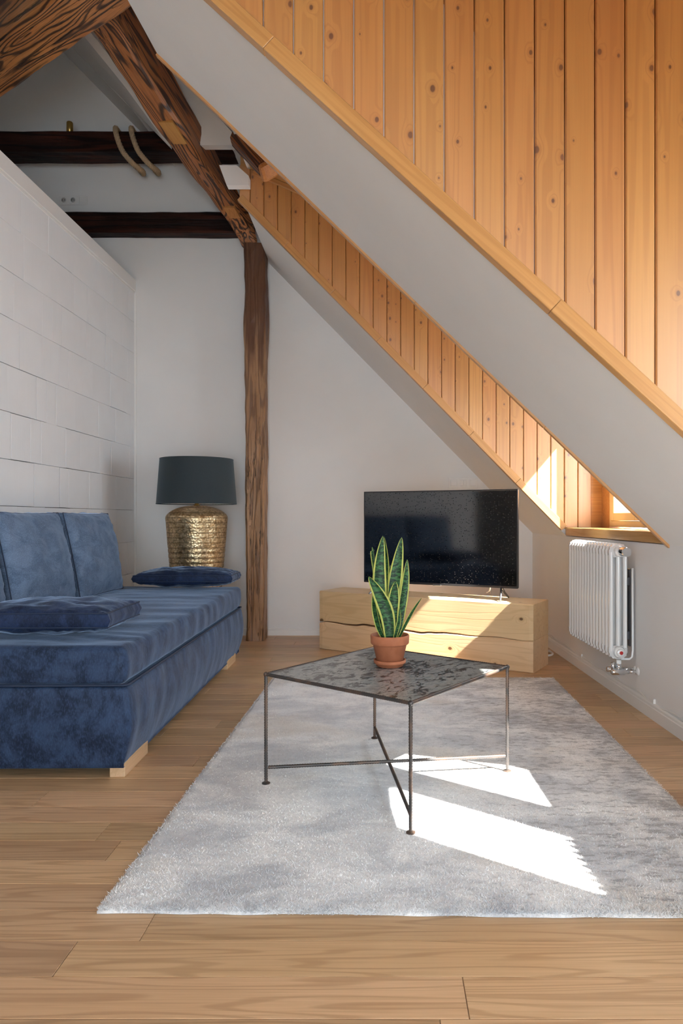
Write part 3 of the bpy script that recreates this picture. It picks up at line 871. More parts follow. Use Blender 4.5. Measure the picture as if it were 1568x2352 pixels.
# two rope loops
def rope_loop(px, label):
    x = (px - CX) * 6.0 / F_PX
    t = thing('rope_loop', label, 'rope', (x, 6.12, 4.51), 0, 'rope loops over the dark beam')
    ctrl = [(-.01, -.05, .030), (.0, -.125, .012), (.02, -.150, -.07), (.065, -.150, -.19), (.12, -.145, -.265), (.165, -.10, -.305), (.19, 0, -.300), (.16, .10, -.270), (.10, .140, -.19), (.03, .140, -.05), (.0, .10, .022), (-.01, .02, .034)]
    n = len(ctrl); path = []
    for i in range(n):
        p = [Vector(ctrl[(i + k - 1) % n]) for k in range(4)]
        for j in range(10):
            k = j / 10
            path.append(0.5 * (2 * p[1] + (p[2] - p[0]) * k + (2 * p[0] - 5 * p[1] + 4 * p[2] - p[3]) * k * k + (3 * p[1] - p[0] - 3 * p[2] + p[3]) * k ** 3))
    m = len(path)
    for s in range(3):
        pts = []; prev = None
        for i, p in enumerate(path):
            tan = (path[(i + 1) % m] - path[i - 1]).normalized()
            u = Vector((1, 0, 0)); u = (u - tan * u.dot(tan)).normalized(); w = tan.cross(u)
            ph = 2 * math.pi * (i * 17 / m + s / 3)
            pts.append(p + (u * math.cos(ph) + w * math.sin(ph)) * .0115)
        mesh_obj('strand', tube(bmesh.new(), pts, .0138, 7, closed=True), M['rope'], t, True)
rope_loop(266, 'left rope loop hanging over the dark beam'); rope_loop(302, 'right rope loop hanging over the dark beam, nearest the brace')

# ------------------------------------------------------------------ sockets and switches on the back wall
def plate(name, label, cat, x0, x1, z0, z1, kinds):
    t = thing(name, label, cat, ((x0 + x1) / 2, YB, (z0 + z1) / 2)); w, h = x1 - x0, z1 - z0
    mesh_obj('cover_plate', nbox(-w / 2, w / 2, -.010, 0, -h / 2, h / 2, .003), M['plastic'], t)
    n = len(kinds); s = w / n
    for i, k in enumerate(kinds):
        xc = -w / 2 + s * (i + .5); q = min(s, h) * .36
        fr = mesh_obj('insert', nbox(xc - q, xc + q, -.0135, -.009, -q, q, .002), M['plastic'], t)
        if k == 'socket':
            bm = bmesh.new(); lathe(bm, [(q * .82, 0), (q * .74, -.012)], 20, cap_bottom=False)
            bm.transform(Matrix.Rotation(math.pi / 2, 4, 'X')); bm.transform(Matrix.Translation((xc, -.0145, 0)))
            mesh_obj('socket_ring', bm, M['plastic'], fr, True)
            bm = bmesh.new(); lathe(bm, [(q * .72, 0), (q * .72, .0012)], 20, cap_top=True); bm.transform(Matrix.Rotation(math.pi / 2, 4, 'X')); bm.transform(Matrix.Translation((xc, -.0130, 0)))
            mesh_obj('socket_well', bm, plain_grey, fr, True)
            for sx in (-.3, .3):
                bm = bmesh.new(); lathe(bm, [(.004, 0), (.004, .002)], 10, cap_top=True); bm.transform(Matrix.Rotation(math.pi / 2, 4, 'X')); bm.transform(Matrix.Translation((xc + sx * q, -.0142, 0)))
                mesh_obj('hole', bm, M['hole'], fr)
        elif k == 'switch':
            mesh_obj('rocker', nbox(xc - q * .84, xc + q * .84, -.019, -.012, -q * .84, q * .84, .003), M['plastic'], fr)
        elif k == 'double':
            for sx in (-1, 1): mesh_obj('rocker', nbox(xc + (sx - 1) * q * .42 + .001, xc + (sx + 1) * q * .42 - .001, -.019, -.012, -q * .84, q * .84, .003), M['plastic'], fr)
plain_grey = plain('socket_grey', (.45, .44, .42), .5)
a, b = P(137, 472, YB), P(201, 450, YB)
plate('socket_plate', 'white triple socket plate on the dim wall above the block partition', 'socket', a.x, b.x, a.z, b.z, ['socket', 'socket', 'switch'])
a, b = P(1030, 1122, YB), P(1097, 1097, YB)
plate('switch_plate', 'white triple switch plate on the wall above the television', 'switch', a.x, b.x, a.z, b.z, ['switch', 'double', 'switch'])

# ------------------------------------------------------------------ rug
RUG_C, RUG_R = (.182, 3.285, 0), -.0157
RW, RL, RH = .955, 1.40, .014
rug = thing('rug', 'pale grey distressed rug lying under the coffee table', 'rug', RUG_C, RUG_R)
bm = bmesh.new(); nx_, ny_ = 90, 130
grid = []
for j in range(ny_ + 1):
    r_ = []
    for i in range(nx_ + 1):
        x, y = -RW + 2 * RW * i / nx_, -RL + 2 * RL * j / ny_
        edge = min(RW - abs(x), RL - abs(y)); z = RH + nz(x, y, 0, 38) * .0016 - (.006 if edge < .001 else 0)
        ox = nz(y * 3, 1.7, 0, 3) * .006 if edge < .3 else 0; oy = nz(x * 3, 4.2, 0, 3) * .006 if edge < .3 else 0
        r_.append(bm.verts.new((x + ox * (1 if abs(x) > RW - .001 else 0), y + oy * (1 if abs(y) > RL - .001 else 0), z)))
    grid.append(r_)
for j in range(ny_):
    for i in range(nx_): bm.faces.new((grid[j][i], grid[j][i + 1], grid[j + 1][i + 1], grid[j + 1][i]))
border = [grid[0][i] for i in range(nx_ + 1)] + [grid[j][nx_] for j in range(1, ny_ + 1)] + [grid[ny_][i] for i in range(nx_ - 1, -1, -1)] + [grid[j][0] for j in range(ny_ - 1, 0, -1)]
low = [bm.verts.new((v.co.x, v.co.y, .0008)) for v in border]
for i in range(len(border)):
    j = (i + 1) % len(border); bm.faces.new((border[i], low[i], low[j], border[j]))
mesh_obj('weave', bm, M['rug'], rug, True)
# pile: small leaning tufts, thickest along the near edge
rt = random.Random(3); verts = []; faces = []
def tuft(x, y, z, h, lean):
    a = rt.random() * 6.283; w = rt.uniform(.0011, .002); k = len(verts)
    dx, dy = math.cos(a) * w, math.sin(a) * w; b = rt.random() * 6.283; l = rt.uniform(.3, 1) * lean
    verts.extend([(x - dx, y - dy, z), (x + dx, y + dy, z), (x + math.cos(b) * l + dx * .5, y + math.sin(b) * l + dy * .5, z + h)]); faces.append((k, k + 1, k + 2))
for _ in range(60000):
    y = -RL + (rt.random() ** 1.9) * 2 * RL; x = rt.uniform(-RW, RW); tuft(x, y, RH - .001, rt.uniform(.003, .0065) * (1.5 if y < -.7 else 1), .010)
for _ in range(9000):
    x = rt.uniform(-RW, RW); tuft(x, -RL + rt.uniform(-.004, .01), rt.uniform(.002, RH), rt.uniform(.002, .006), .009)
for _ in range(6000):
    y = rt.uniform(-RL, RL); s = rt.choice((-1, 1)); tuft(s * (RW + rt.uniform(-.008, .002)), y, rt.uniform(.004, RH), rt.uniform(.001, .004), .005)
me = bpy.data.meshes.new('pile'); me.from_pydata(verts, [], faces); me.materials.append(M['rug'])
pile = bpy.data.objects.new('pile', me); COL.objects.link(pile); pile.parent = rug; pile['kind'] = 'stuff'

# ------------------------------------------------------------------ sofa
SO = thing('sofa', 'deep blue velvet sofa bed with flared base and pale wooden legs', 'sofa', (-1.075, 2.86, 0), .0165)
SL, SW = 2.53, 1.19                                   # length along y, depth to the left
def base_fn(p, n):
    z = (p.z + .175) / .35                              # 0 bottom .. 1 top
    bulge = .030 * math.sin(math.pi * min(max(z, 0), 1)) ** 1.0 - .030 * (1 - z)
    wr = nz(p.x * 2 + p.z * 2, p.y * 7, p.z * 1.5, 1.6) * .006 + nz(p.x * 3, p.y * 16, p.z * 3, 1.5) * .003
    v = Vector((0, 0, 0))
    v += Vector((n.x, n.y, 0)) * (bulge * (1.0 if abs(n.x) > .5 else .55) + wr)
    return v
bm = rbox(SW / 2, SL / 2, .175, .022, 14, 60, 12, base_fn); bm.transform(Matrix.Translation((-SW / 2, SL / 2, .22)))
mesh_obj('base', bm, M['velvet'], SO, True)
def mat_fn(p, n):
    top = max(n.z, 0)
    wv = nz(p.x * 1.6 + p.y * 1.2, p.y * 5.5 - p.x * 2, 0, 1.0) * .009 + nz(p.x * 2.6, p.y * 17 + p.x * 4, 3, 1.0) * .0035 * max(0, .4 + nz(p.x, p.y, 9, 1.6) * 2)
    crown = .012 * (1 - (p.x / .56) ** 2) * (1 - (p.y / 1.3) ** 4)
    side = nz(p.y * 6, p.z * 4, 0, 1.5) * .006
    return Vector((n.x * (side + .012 * math.cos(p.z / .08 * 1.57)), n.y * (side + .01), n.z * ((wv + crown) if n.z > 0 else 0)))
bm = rbox(SW / 2 - .004, SL / 2 - .006, .080, .026, 26, 110, 6, mat_fn); bm.transform(Matrix.Translation((-SW / 2 - .008, SL / 2, .478)))
mesh_obj('seat_mattress', bm, M['velvet'], SO, True)
ptsp = []
r = .018; x0_, x1_, y0_, y1_ = -SW, .0, .004, SL - .004
for (cx_, cy_, a0) in ((x1_ - r, y0_ + r, -90), (x1_ - r, y1_ - r, 0), (x0_ + r, y1_ - r, 90), (x0_ + r, y0_ + r, 180)):
    for k in range(6):
        a = math.radians(a0 + k * 18); ptsp.append((cx_ + r * math.cos(a), cy_ + r * math.sin(a), .398))
mesh_obj('piping', tube(bmesh.new(), ptsp, .006, 6, closed=True), M['piping'], SO, True)
bm = rbox(.03, SL / 2 - .06, .20, .025, 4, 30, 6); bm.transform(Matrix.Translation((-SW + .035, SL / 2, .762)))
mesh_obj('backrest', bm, M['velvet'], SO, True)
for (lx, ly) in ((-.085, .035), (-.085, SL - .44), (-SW + .02, .035), (-SW + .02, SL - .44)):
    mesh_obj('leg', nbox(lx, lx + .065, ly, ly + .30, 0, .062, .003), M['foot'], SO)

def cushion(name, label, mat, w, h, t, dome, loc, rot, seed, sag=.02, group=None, n=34, pipe=True):
    """box cushion: w along local x, h along local y, edge gusset t, domed faces; piping on both seams"""
    o = thing(name, label, 'cushion', loc, 0, group); o.rotation_euler = rot
    def outline(u, v):                                  # u,v in -1..1 -> in-plane position, slightly pinched between the corners
        px = u * w / 2 * (1 - sag * (1 - v * v) * 1.0); py = v * h / 2 * (1 - sag * (1 - u * u) * 1.0)
        return px, py
    def zz(u, v, s):
        e = max(0.0, (1 - abs(u) ** 2.6)) ** .55 * max(0.0, (1 - abs(v) ** 2.6)) ** .55
        wr = nz(u * 2.2 + seed, v * 2.2, seed, 1.4) * .016 * e
        edge = (1 - min(1 - abs(u), 1 - abs(v)))
        pk = nz(u * 11 + seed * 3, v * 11, seed, 1.0) * .012 * max(0, edge - .55) * 2.2 * (1 if edge < .995 else 0)
        cr = -abs(nz((u * 1.2 + v * 2.8) + seed, (u - v) * .7, seed * 2, 1.8)) * .020 * e
        return s * (t / 2 + dome * e + wr + pk + cr)
    bm = bmesh.new(); S = {}
    for s in (1, -1):
        for i in range(n + 1):
            for j in range(n + 1):
                u, v = math.sin((-1 + 2 * i / n) * math.pi / 2), math.sin((-1 + 2 * j / n) * math.pi / 2)
                px, py = outline(u, v); S[s, i, j] = bm.verts.new((px, py, zz(u, v, s)))
        for i in range(n):
            for j in range(n):
                q = [S[s, i, j], S[s, i + 1, j], S[s, i + 1, j + 1], S[s, i, j + 1]]
                bm.faces.new(q if s > 0 else q[::-1])
    def loop(s): return [S[s, i, 0] for i in range(n)] + [S[s, n, j] for j in range(n)] + [S[s, i, n] for i in range(n, 0, -1)] + [S[s, 0, j] for j in range(n, 0, -1)]
    A, B = loop(1), loop(-1); m = len(A)
    Mid = []
    for k in range(m):
        c = (A[k].co + B[k].co) / 2; d = Vector((c.x, c.y, 0)).normalized()
        Mid.append(bm.verts.new(c + d * (t * .20 + nz(k * .35, seed, 0, 1) * t * .16)))
    for k in range(m):
        l = (k + 1) % m
        bm.faces.new((A[l], A[k], Mid[k], Mid[l])); bm.faces.new((Mid[l], Mid[k], B[k], B[l]))
    pa = [v.co.copy() for v in A]; pb = [v.co.copy() for v in B]
    bmesh.ops.recalc_face_normals(bm, faces=bm.faces)
    mesh_obj('cover', bm, mat, o, True)
    if pipe:
        mesh_obj('seam', tube(bmesh.new(), pa, .0034, 6, closed=True), M['piping'], o, True)
        mesh_obj('seam', tube(bmesh.new(), pb, .0034, 6, closed=True), M['piping'], o, True)
    return o
# back cushions: local y up, local x along the sofa, face towards +x, leaning back
SEAT = .566
def back_cushion(yc, label, seed, dz=0.0, lean=.20, yaw=0.0, w=.73):
    h = .56; t = .105
    R = Matrix.Rotation(.0165 + yaw, 3, 'Z') @ Matrix.Rotation(-lean, 3, 'Y') @ Matrix(((0, 0, 1), (1, 0, 0), (0, 1, 0)))
    loc = Vector((-1.93 - .085, yc, SEAT + .282 + dz))
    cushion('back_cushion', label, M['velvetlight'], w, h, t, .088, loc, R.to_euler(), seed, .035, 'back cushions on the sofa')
back_cushion(4.655, 'blue velvet back cushion farthest along the sofa, nearest the lamp', 1.3)
back_cushion(3.885, 'blue velvet back cushion in the middle of the sofa', 4.1)
back_cushion(3.115, 'blue velvet back cushion cut off by the left picture edge', 7.7)
# flat arm pillows lying on the seat
cushion('arm_pillow', 'flat dark blue pillow lying on the near end of the sofa', M['velvetdark'], .62, .43, .062, .046, (-1.53, 3.21, .648), (0, 0, .03), 2.2, .02, 'arm pillows on the sofa')
cushion('arm_pillow', 'flat dark blue pillow on the far end of the sofa before the lamp', M['velvetdark'], .72, .34, .045, .055, (-1.485, 5.20, .652), (.0, 0, .02), 5.6, .02, 'arm pillows on the sofa')

# ------------------------------------------------------------------ lamp
LP = thing('floor_lamp', 'tall hammered brass lamp with a black drum shade behind the sofa', 'lamp', (-1.597, 5.85, 0))
def hammer(a, z):
    return nz(math.cos(a) * 9, math.sin(a) * 9, z * 26, 1.0) * .0018 + nz(math.cos(a) * 22, math.sin(a) * 22, z * 60, 1.0) * .0012 - (.0035 if abs(((z / .042) % 1) - .5) > .43 and z < 1.08 else 0)
prof = [(.15, 0), (.17, .012), (.172, .03)]
for i in range(100):
    z = .03 + (1.075 - .03) * i / 99; k = z / 1.075
    prof.append((.172 + .084 * (k ** 1.0), z))
prof += [(.259, 1.095), (.256, 1.115), (.246, 1.132), (.228, 1.148), (.205, 1.164), (.178, 1.178), (.148, 1.189), (.115, 1.198), (.078, 1.204), (.04, 1.207), (.012, 1.208)]
mesh_obj('body', lathe(bmesh.new(), prof, 110, fn=hammer, cap_top=True), M['hammered'], LP, True)
mesh_obj('stem', lathe(bmesh.new(), [(.030, 1.203), (.026, 1.212), (.017, 1.216), (.017, 1.40), (.01, 1.402)], 16, cap_top=True), M['brass'], LP, True)
bm = bmesh.new(); lathe(bm, [(.334, 1.222), (.305, 1.602)], 72, cap_bottom=False)
sh = mesh_obj('lamp_shade', bm, M['shade'], LP, True)
bm = bmesh.new(); lathe(bm, [(.3315, 1.224), (.3025, 1.600)], 72, cap_bottom=False); mesh_obj('lining', bm, M['ply'], sh, True)
for r_, z_ in ((.333, 1.2215), (.304, 1.602)):
    ring = [(r_ * math.cos(k * math.pi / 32), r_ * math.sin(k * math.pi / 32), z_) for k in range(64)]
    mesh_obj('rim', tube(bmesh.new(), ring, .0035, 6, closed=True), M['shade'], sh, True)
bm = bmesh.new()
for k in range(3):
    a = k * 2.094 + .4; tube(bm, [(0, 0, 1.39), (.318 * math.cos(a), .318 * math.sin(a), 1.40)], .003, 6)
mesh_obj('spider', bm, M['brass'], sh)
bm = bmesh.new(); lathe(bm, [(.013, 1.402), (.02, 1.44), (.03, 1.48), (.024, 1.52), (.006, 1.535)], 16, cap_top=True); mesh_obj('bulb', bm, M['ply'], LP, True)

# ------------------------------------------------------------------ bench of squared timber under the television
TV_DIR = Vector((1.592, -.92, 0)).normalized(); ST_R = math.atan2(TV_DIR.y, TV_DIR.x)
ST = thing('tv_bench', 'low pale bench of two stacked squared timbers under the television', 'bench', (-.539, 5.75, 0), ST_R)
SLN, SDP, STH = 1.845, .37, .487
rs = random.Random(2)
def crack_z(x): return .225 + .006 * math.sin(x * 4.0) + nz(x * 3, .3, 0, 1.5) * .016 + nz(x * 9, 2.3, 0, 1.2) * .007
def beam_half(top):
    bm = bmesh.new(); n = 60; rows = []
    for i in range(n + 1):
        x = SLN * i / n
        zc_ = crack_z(x); gap = .004 + .009 * max(0, math.sin((x - .05) * 2.3)) * (1 if x < SLN - .12 else .3) + (.003 if x < .6 else 0)
        if x > SLN - .10: gap = max(.001, gap * .4)
        e = .003 if i in (0, n) else 0
        if top: z0, z1 = zc_ + gap * .5, STH
        else: z0, z1 = 0.0, zc_ - gap * .5
        c = .007
        sec = [(c, z0 if top else z0), (0 + (.004 if top else .0), z0 + c * .7), (0 + nz(x * 2, z1, 0, 1) * .003, z1 - c), (c, z1), (SDP - c, z1), (SDP, z1 - c), (SDP, z0 + c), (SDP - c, z0)]
        if i in (0, n): sec = [(p + (.004 if p < .1 else -.004), q) for p, q in sec]
        xx = x + (nz(top * 3.0, 1, 0, 1) * .006 if i == 0 else 0)
        rows.append([bm.verts.new((xx, p, q)) for p, q in sec])
    for a, b in zip(rows, rows[1:]):
        for k in range(8): bm.faces.new((a[k], a[(k + 1) % 8], b[(k + 1) % 8], b[k]))
    bm.faces.new(rows[0][::-1]); bm.faces.new(rows[-1]); bmesh.ops.recalc_face_normals(bm, faces=bm.faces)
    return bm
mesh_obj('timber', beam_half(False), M['spruce'], ST); mesh_obj('timber', beam_half(True), M['spruce'], ST)

# ------------------------------------------------------------------ television
TVc = Vector((.425, 5.34, 0)); tvd = Vector((1.15, -.54, 0)).normalized(); TV_R = math.atan2(tvd.y, tvd.x)
TV = thing('television', 'large flat black television standing on the timber bench', 'television', (TVc.x, TVc.y, STH), TV_R)
W2, ZB, ZT = .637, .090, .828
bm = nbox(-W2, W2, -.012, .022, ZB, ZT, .004); box(bm, -W2 * .7, W2 * .7, .022, .055, ZB + .06, ZT - .18, .012)
mesh_obj('housing', bm, M['black'], TV)
mesh_obj('screen', nbox(-W2 + .009, W2 - .009, -.0145, -.011, ZB + .016, ZT - .009), M['screen'], TV)
bm = bmesh.new()
box(bm, -W2, W2, -.016, -.008, ZT - .009, ZT + .001, .001); box(bm, -W2, W2, -.016, -.008, ZB - .001, ZB + .015, .001)
box(bm, -W2 - .001, -W2 + .008, -.016, -.008, ZB, ZT, .001); box(bm, W2 - .008, W2 + .001, -.016, -.008, ZB, ZT, .001)
mesh_obj('bezel', bm, M['bezel'], TV)
mesh_obj('logo', nbox(-.035, .035, -.018, -.012, ZB - .006, ZB + .008, .002), M['greymetal'], TV)
for s in (-1, 1):
    ft = []
    bm = bmesh.new(); xb = s * (W2 - .13)
    tube(bm, [(xb, 0, ZB + .012), (xb + s * .012, -.05, .05), (xb + s * .028, -.125, .0085)], [.009, .009, .0075], 8)
    tube(bm, [(xb, 0, ZB + .012), (xb + s * .012, .05, .05), (xb + s * .028, .11, .0085)], [.009, .009, .0075], 8)
    mesh_obj('foot', bm, M['greymetal'], TV, True)

# cables
def cable(name, label, pts, r, cat='cable'):
    P_ = [Vector(p) for p in pts]; path = []
    for i in range(len(P_) - 1):
        p = [P_[max(i - 1, 0)], P_[i], P_[i + 1], P_[min(i + 2, len(P_) - 1)]]
        for j in range(8):
            k = j / 8
            path.append(0.5 * (2 * p[1] + (p[2] - p[0]) * k + (2 * p[0] - 5 * p[1] + 4 * p[2] - p[3]) * k * k + (3 * p[1] - p[0] - 3 * p[2] + p[3]) * k ** 3))
    path.append(P_[-1])
    return tag(mesh_obj(name, tube(bmesh.new(), path, r, 8), M['cable'], None, True), label, cat)
cable('television_cable', 'white cable hanging behind the right side of the television', [(.985, 6.385, 1.0), (.99, 6.38, .7), (1.0, 6.37, .4), (1.0, 6.36, .12), (1.05, 6.2, .012)], .006)
cable('power_cable', 'white cable dangling from the middle right of the television', [(.80, 5.27, .70), (.83, 5.31, .60), (.845, 5.42, .53), (.84, 5.55, .493)], .005)
pts = []
for k in range(19):
    a = k * .72; pts.append((1.285 + .085 * math.cos(a) * (1 - k * .008), 5.52 + .13 * math.sin(a), .008 + .0045 * (k // 6)))
cable('cable_coil', 'coil of white cable lying on the floor behind the bench end', pts, .006)
pts = []; yv = 5.9
i = 0
while yv > 1.2:
    pts.append((XR(yv) - .005, yv, .097 + .010 * math.sin(i * 1.9) + .006 * math.sin(i * .7))); yv -= .14; i += 1
cb = cable('wall_cable', 'thin white cable clipped along the wall above the right baseboard', pts, .0038)
for yv in (4.95, 3.72, 2.95, 2.35):
    z = .1; mesh_obj('clip', nbox(XR(yv) - .012, XR(yv) + .002, yv - .006, yv + .006, z - .012, z + .014, .002), M['cable'], cb)

# ------------------------------------------------------------------ radiator
RD_Y0, RD_Y1 = 3.95, 4.765
RDa = math.atan(.03)
RD = thing('radiator', 'white column radiator with chrome thermostat under the far dormer window', 'radiator', (XR(RD_Y0) - .108, RD_Y0, 0), RDa)
RD.location.z = .278
# local: y along the wall (increasing away), x towards the wall
NSEC, HR = 15, .675
pitchr = (RD_Y1 - RD_Y0) / NSEC
def section():
    bm = bmesh.new(); r = .0125
    for cx_ in (-.041, 0, .041):
        tube(bm, [(cx_, 0, .05), (cx_, 0, HR - .05)], r, 10, cap=False)
    for v in bm.verts: v.co.y *= 1.72                   # flattened tubes, almost touching their neighbours
    for zc_, sgn in ((.045, -1), (HR - .045, 1)):
        # flat rounded header joining the three columns
        pts = []
        hw = .041 + r
        out = [(-hw, -sgn * .035), (hw, -sgn * .035), (hw, sgn * .015), (hw - .012, sgn * .034), (hw - .032, sgn * .043), (-hw + .032, sgn * .043), (-hw + .012, sgn * .034), (-hw, sgn * .015)]
        b2 = bmesh.new(); prism(b2, [(x, -.0225, zc_ + z) for x, z in out], (0, .045, 0))
        bmesh.ops.bevel(b2, geom=list(b2.edges), offset=.011, segments=2, affect='EDGES')
        me = bpy.data.meshes.new('tmp'); b2.to_mesh(me); b2.free(); bm.from_mesh(me); bpy.data.meshes.remove(me)
    # hub through which the sections are joined
    for zc_ in (.045, HR - .045): tube(bm, [(0, -.0275, zc_), (0, .0275, zc_)], .02, 12)
    return bm
s0 = mesh_obj('column_section', section(), M['radiator'], RD, True); s0.location = (0, pitchr / 2, 0)
for k in range(1, NSEC): copy_of(s0, RD, (0, pitchr * (k + .5), 0))
def disc(bm, x, y0, y1, z, r0, r1, seg=28):
    lo_ = []; hi = []
    tube(bm, [(x, y0, z), (x, y0 + (y1 - y0) * .15, z), (x, y1 - (y1 - y0) * .15, z), (x, y1, z)], [r0 * .96, r0, r1, r1 * .93], seg)
zt_, zb_ = HR - .045, .045
bm = bmesh.new(); disc(bm, 0, .012, -.018, zt_, .033, .030); mesh_obj('collar', bm, M['radiator'], RD, True)
bm = bmesh.new(); disc(bm, 0, -.018, -.045, zt_, .021, .024); disc(bm, 0, -.045, -.115, zt_, .027, .027)
mesh_obj('thermostat', bm, M['chrome'], RD, False)
bm = bmesh.new(); disc(bm, 0, .012, -.012, zb_, .036, .030); disc(bm, 0, -.012, -.020, zb_, .022, .020); cap_ = mesh_obj('end_cap', bm, M['radiator'], RD, True)
bm = bmesh.new(); disc(bm, .004, -.019, -.023, zb_, .0105, .0105, 16); mesh_obj('red_dot', bm, M['red'], cap_)
# valve block below
bm = bmesh.new()
tube(bm, [(0, .01, .0), (0, .01, -.03)], .014, 14); mesh_obj('connector', bm, M['radiator'], RD, True)
bm = bmesh.new()
tube(bm, [(0, .01, -.022), (0, .01, -.055)], [.016, .017], 14); tube(bm, [(-.028, .028, -.018), (-.028, .028, -.058)], .012, 12)
tube(bm, [(-.048, .0, -.068), (-.040, .0, -.068), (.03, .0, -.068), (.034, .0, -.068), (.055, .0, -.068)], [.013, .017, .017, .013, .013], 14)
tube(bm, [(-.058, .042, -.060), (.03, .042, -.060)], [.015, .013], 12); box(bm, -.035, .012, -.002, .045, -.078, -.05, .006)
tube(bm, [(.05, .0, -.068), (.108, .0, -.068)], .008, 10); tube(bm, [(.03, .042, -.06), (.108, .042, -.06)], .008, 10)
mesh_obj('valve', bm, M['chrome'], RD, True)
for yo in (0.0, .042):
    bm = bmesh.new(); tube(bm, [(.098, yo, -.066), (.104, yo, -.066), (.108, yo, -.066)], [.012, .022, .026], 18); mesh_obj('wall_rosette', bm, M['plastic'], RD, True)
bm = bmesh.new(); tube(bm, [(.088, .03, .53), (.090, .03, .05), (.086, .03, .012), (.07, .03, .0), (.02, .03, .0)], .0065, 10)
mesh_obj('air_pipe', bm, M['radiator'], RD, True)
for yo in (.10, .70):
    bm = bmesh.new()
    box(bm, .075, .108, yo, yo + .03, .42, .47, .003); box(bm, .075, .108, yo, yo + .03, .10, .15, .003); box(bm, .098, .108, yo, yo + .03, .06, .52, .002)
    mesh_obj('bracket', bm, M['greymetal'], RD)

# ------------------------------------------------------------------ coffee table of reinforcing bars
TB_C = (.026, 2.862, RH); TBH = .447
TB = thing('coffee_table', 'low square table with rebar frame and blotchy dark top on the rug', 'table', TB_C, math.radians(52.7))
hs = .361
def rebar(a, b, r=.0068):
    a, b = Vector(a), Vector(b); L = (b - a).length; d = (b - a) / L; n = max(6, int(L / .0052)); bm = bmesh.new()
    pts = [a + d * (L * i / n) for i in range(n + 1)]; rr = [r * (1.12 if i % 2 else .93) for i in range(n + 1)]
    return tube(bm, pts, rr, 8)
cs = [(-hs, -hs), (hs, -hs), (hs, hs), (-hs, hs)]
for (x, y) in cs: mesh_obj('leg', rebar((x, y, .004), (x, y, TBH - .004)), M['rebar'], TB, True)
for i in range(4):
    (x0, y0), (x1, y1) = cs[i], cs[(i + 1) % 4]; mesh_obj('rim_bar', rebar((x0, y0, TBH), (x1, y1, TBH)), M['rebar'], TB, True)
q = hs - .006
mesh_obj('stretcher', rebar((-q, -q, .062), (q, q, .054)), M['rebar'], TB, True)
mesh_obj('stretcher', rebar((-q, q, .066), (q, -q, .066)), M['rebar'], TB, True)
mesh_obj('tabletop', nbox(-hs + .002, hs - .002, -hs + .002, hs - .002, TBH - .004, TBH + .003, .001), M['patina'], TB)
for (x, y) in cs:
    bm = bmesh.new(); lathe(bm, [(.017, 0), (.017, .0035), (.008, .006)], 14, (x, y, .0), cap_top=True); mesh_obj('foot_plate', bm, M['rebar'], TB)
for (x, y) in cs:
    bm = bmesh.new(); bmesh.ops.create_icosphere(bm, subdivisions=2, radius=.0105, matrix=Matrix.Translation((x, y, TBH)))
    mesh_obj('weld', bm, M['rebar'], TB, True)

# ------------------------------------------------------------------ potted snake plant
TOPZ = RH + TBH + .0032
PL = thing('snake_plant', 'variegated snake plant in a terracotta pot on the coffee table', 'plant', (.028, 2.935, TOPZ))
mesh_obj('saucer', lathe(bmesh.new(), [(.050, 0), (.057, .003), (.060, .014), (.0675, .0155), (.069, .020), (.069, .029), (.064, .030), (.060, .014), (.03, .012), (.004, .012)], 48, cap_top=True), M['terracotta'], PL, True)
mesh_obj('pot', lathe(bmesh.new(), [(.046, .012), (.054, .013), (.0725, .093), (.075, .095), (.0795, .097), (.082, .101), (.0835, .132), (.081, .136), (.076, .135), (.073, .10), (.07, .09)], 56), M['terracotta'], PL, True)
mesh_obj('soil', lathe(bmesh.new(), [(.0735, .112), (.05, .116), (.02, .118), (.003, .118)], 24, cap_bottom=False, cap_top=True), M['soil'], PL, True)
SCL = 2.935 / F_PX
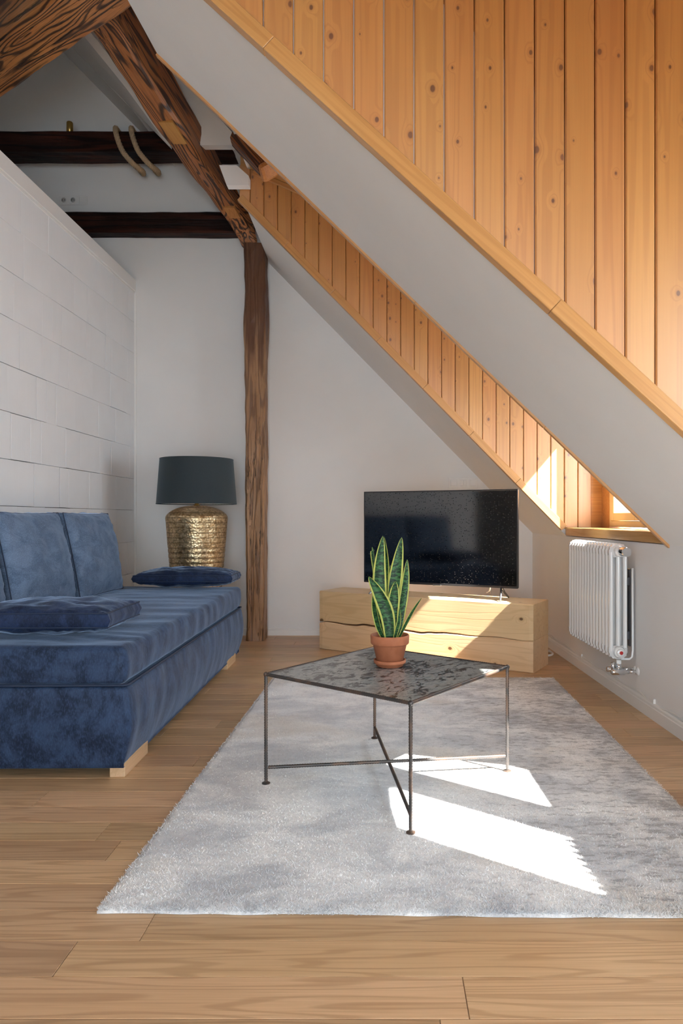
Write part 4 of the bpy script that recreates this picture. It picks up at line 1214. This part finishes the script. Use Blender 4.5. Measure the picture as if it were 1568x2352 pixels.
def leaf(pts, width, depth, facing=0.0, cup=.25, twist=0.0):
    """pts: measured spine (crop px, base to tip) -> x,z in metres; depth: (base,tip) y offsets"""
    sp = []
    for cx_, cy_ in pts:
        px, py = 780 + cx_ / 6.03, 1200 + cy_ / 6.03
        sp.append(((px - 894) * SCL, EYE - (py - CY) * SCL - TOPZ))
    n = 22; bm = bmesh.new(); uvl = bm.loops.layers.uv.new('UVMap'); rows = []
    K = len(sp) - 1
    for i in range(n + 1):
        t = i / n; f = t * K; j = min(int(f), K - 1); k = f - j
        p = [sp[max(j - 1, 0)], sp[j], sp[j + 1], sp[min(j + 2, K)]]
        cr = lambda a, b, c, d: 0.5 * (2 * b + (c - a) * k + (2 * a - 5 * b + 4 * c - d) * k * k + (3 * b - a - 3 * c + d) * k ** 3)
        x = cr(*[q[0] for q in p]); z = cr(*[q[1] for q in p])
        yv = depth[0] + (depth[1] - depth[0]) * t
        w = width * (.55 + .45 * math.sin(min(t / .55, 1) * math.pi / 2)) * (1 - max(0, (t - .45) / .55) ** 2.2) + .0006
        a = facing + twist * t; row_ = []
        for m_ in range(7):
            u = -1 + m_ / 3; hx = u * w / 2; dy = cup * w * .5 * (1 - u * u)
            row_.append((Vector((x + hx * math.cos(a) + dy * math.sin(a) * 1.0, yv + hx * math.sin(a) + dy * math.cos(a), z)), (m_ / 6, t)))
        rows.append(row_)
    thick = .0022
    front = [[bm.verts.new(p) for p, _ in r_] for r_ in rows]
    nrm = Vector((math.sin(facing), math.cos(facing), 0)) * thick
    back = [[bm.verts.new(p + nrm * (1 - abs(uv[0] - .5) * 1.9)) for p, uv in r_] for r_ in rows]
    def quad(vs_, uvs):
        fc = bm.faces.new(vs_)
        for l, uv in zip(fc.loops, uvs): l[uvl].uv = uv
    for i in range(n):
        for m_ in range(6):
            ids = [(i, m_), (i, m_ + 1), (i + 1, m_ + 1), (i + 1, m_)]; uvs = [rows[a_][b_][1] for a_, b_ in ids]
            quad([front[a_][b_] for a_, b_ in ids], uvs); quad([back[a_][b_] for a_, b_ in ids][::-1], uvs[::-1])
        for m_ in (0, 6):
            ids = [front[i][m_], front[i + 1][m_], back[i + 1][m_], back[i][m_]]; quad(ids, [rows[i][m_][1], rows[i + 1][m_][1], rows[i + 1][m_][1], rows[i][m_][1]])
    bmesh.ops.recalc_face_normals(bm, faces=bm.faces)
    mesh_obj('leaf', bm, M['leaf'], PL, True)
B0 = 1640
leaf([(640, B0), (560, 1150), (545, 650), (590, 185)], .062, (.0, .004), .15)
leaf([(670, B0), (640, 1000), (650, 560), (612, 205)], .030, (.012, .018), -.9)
leaf([(720, B0), (735, 1050), (785, 640), (853, 205)], .062, (.014, .016), -.1, .2)
leaf([(790, B0), (850, 1250), (905, 850), (930, 515)], .040, (.004, .020), .25)
leaf([(690, B0), (655, 1290), (545, 990), (400, 735)], .068, (-.030, -.040), .05, .3)
leaf([(735, B0), (725, 1300), (745, 1020), (765, 810)], .055, (-.012, -.012), .1, .3)
leaf([(790, B0), (880, 1450), (1000, 1220), (1125, 1035)], .024, (-.012, -.02), .7, .3)
leaf([(620, B0), (530, 1450), (470, 1180), (462, 940)], .030, (-.012, -.02), .6, .3)
leaf([(735, B0), (775, 1500), (812, 1330), (815, 1170)], .022, (-.034, -.042), .5, .3)
leaf([(600, B0), (520, 1100), (465, 620), (440, 420), (455, 395), (440, 345)], .022, (.02, .03), .8)
leaf([(690, B0), (680, 1200), (700, 850), (695, 600)], .034, (.024, .03), .2)
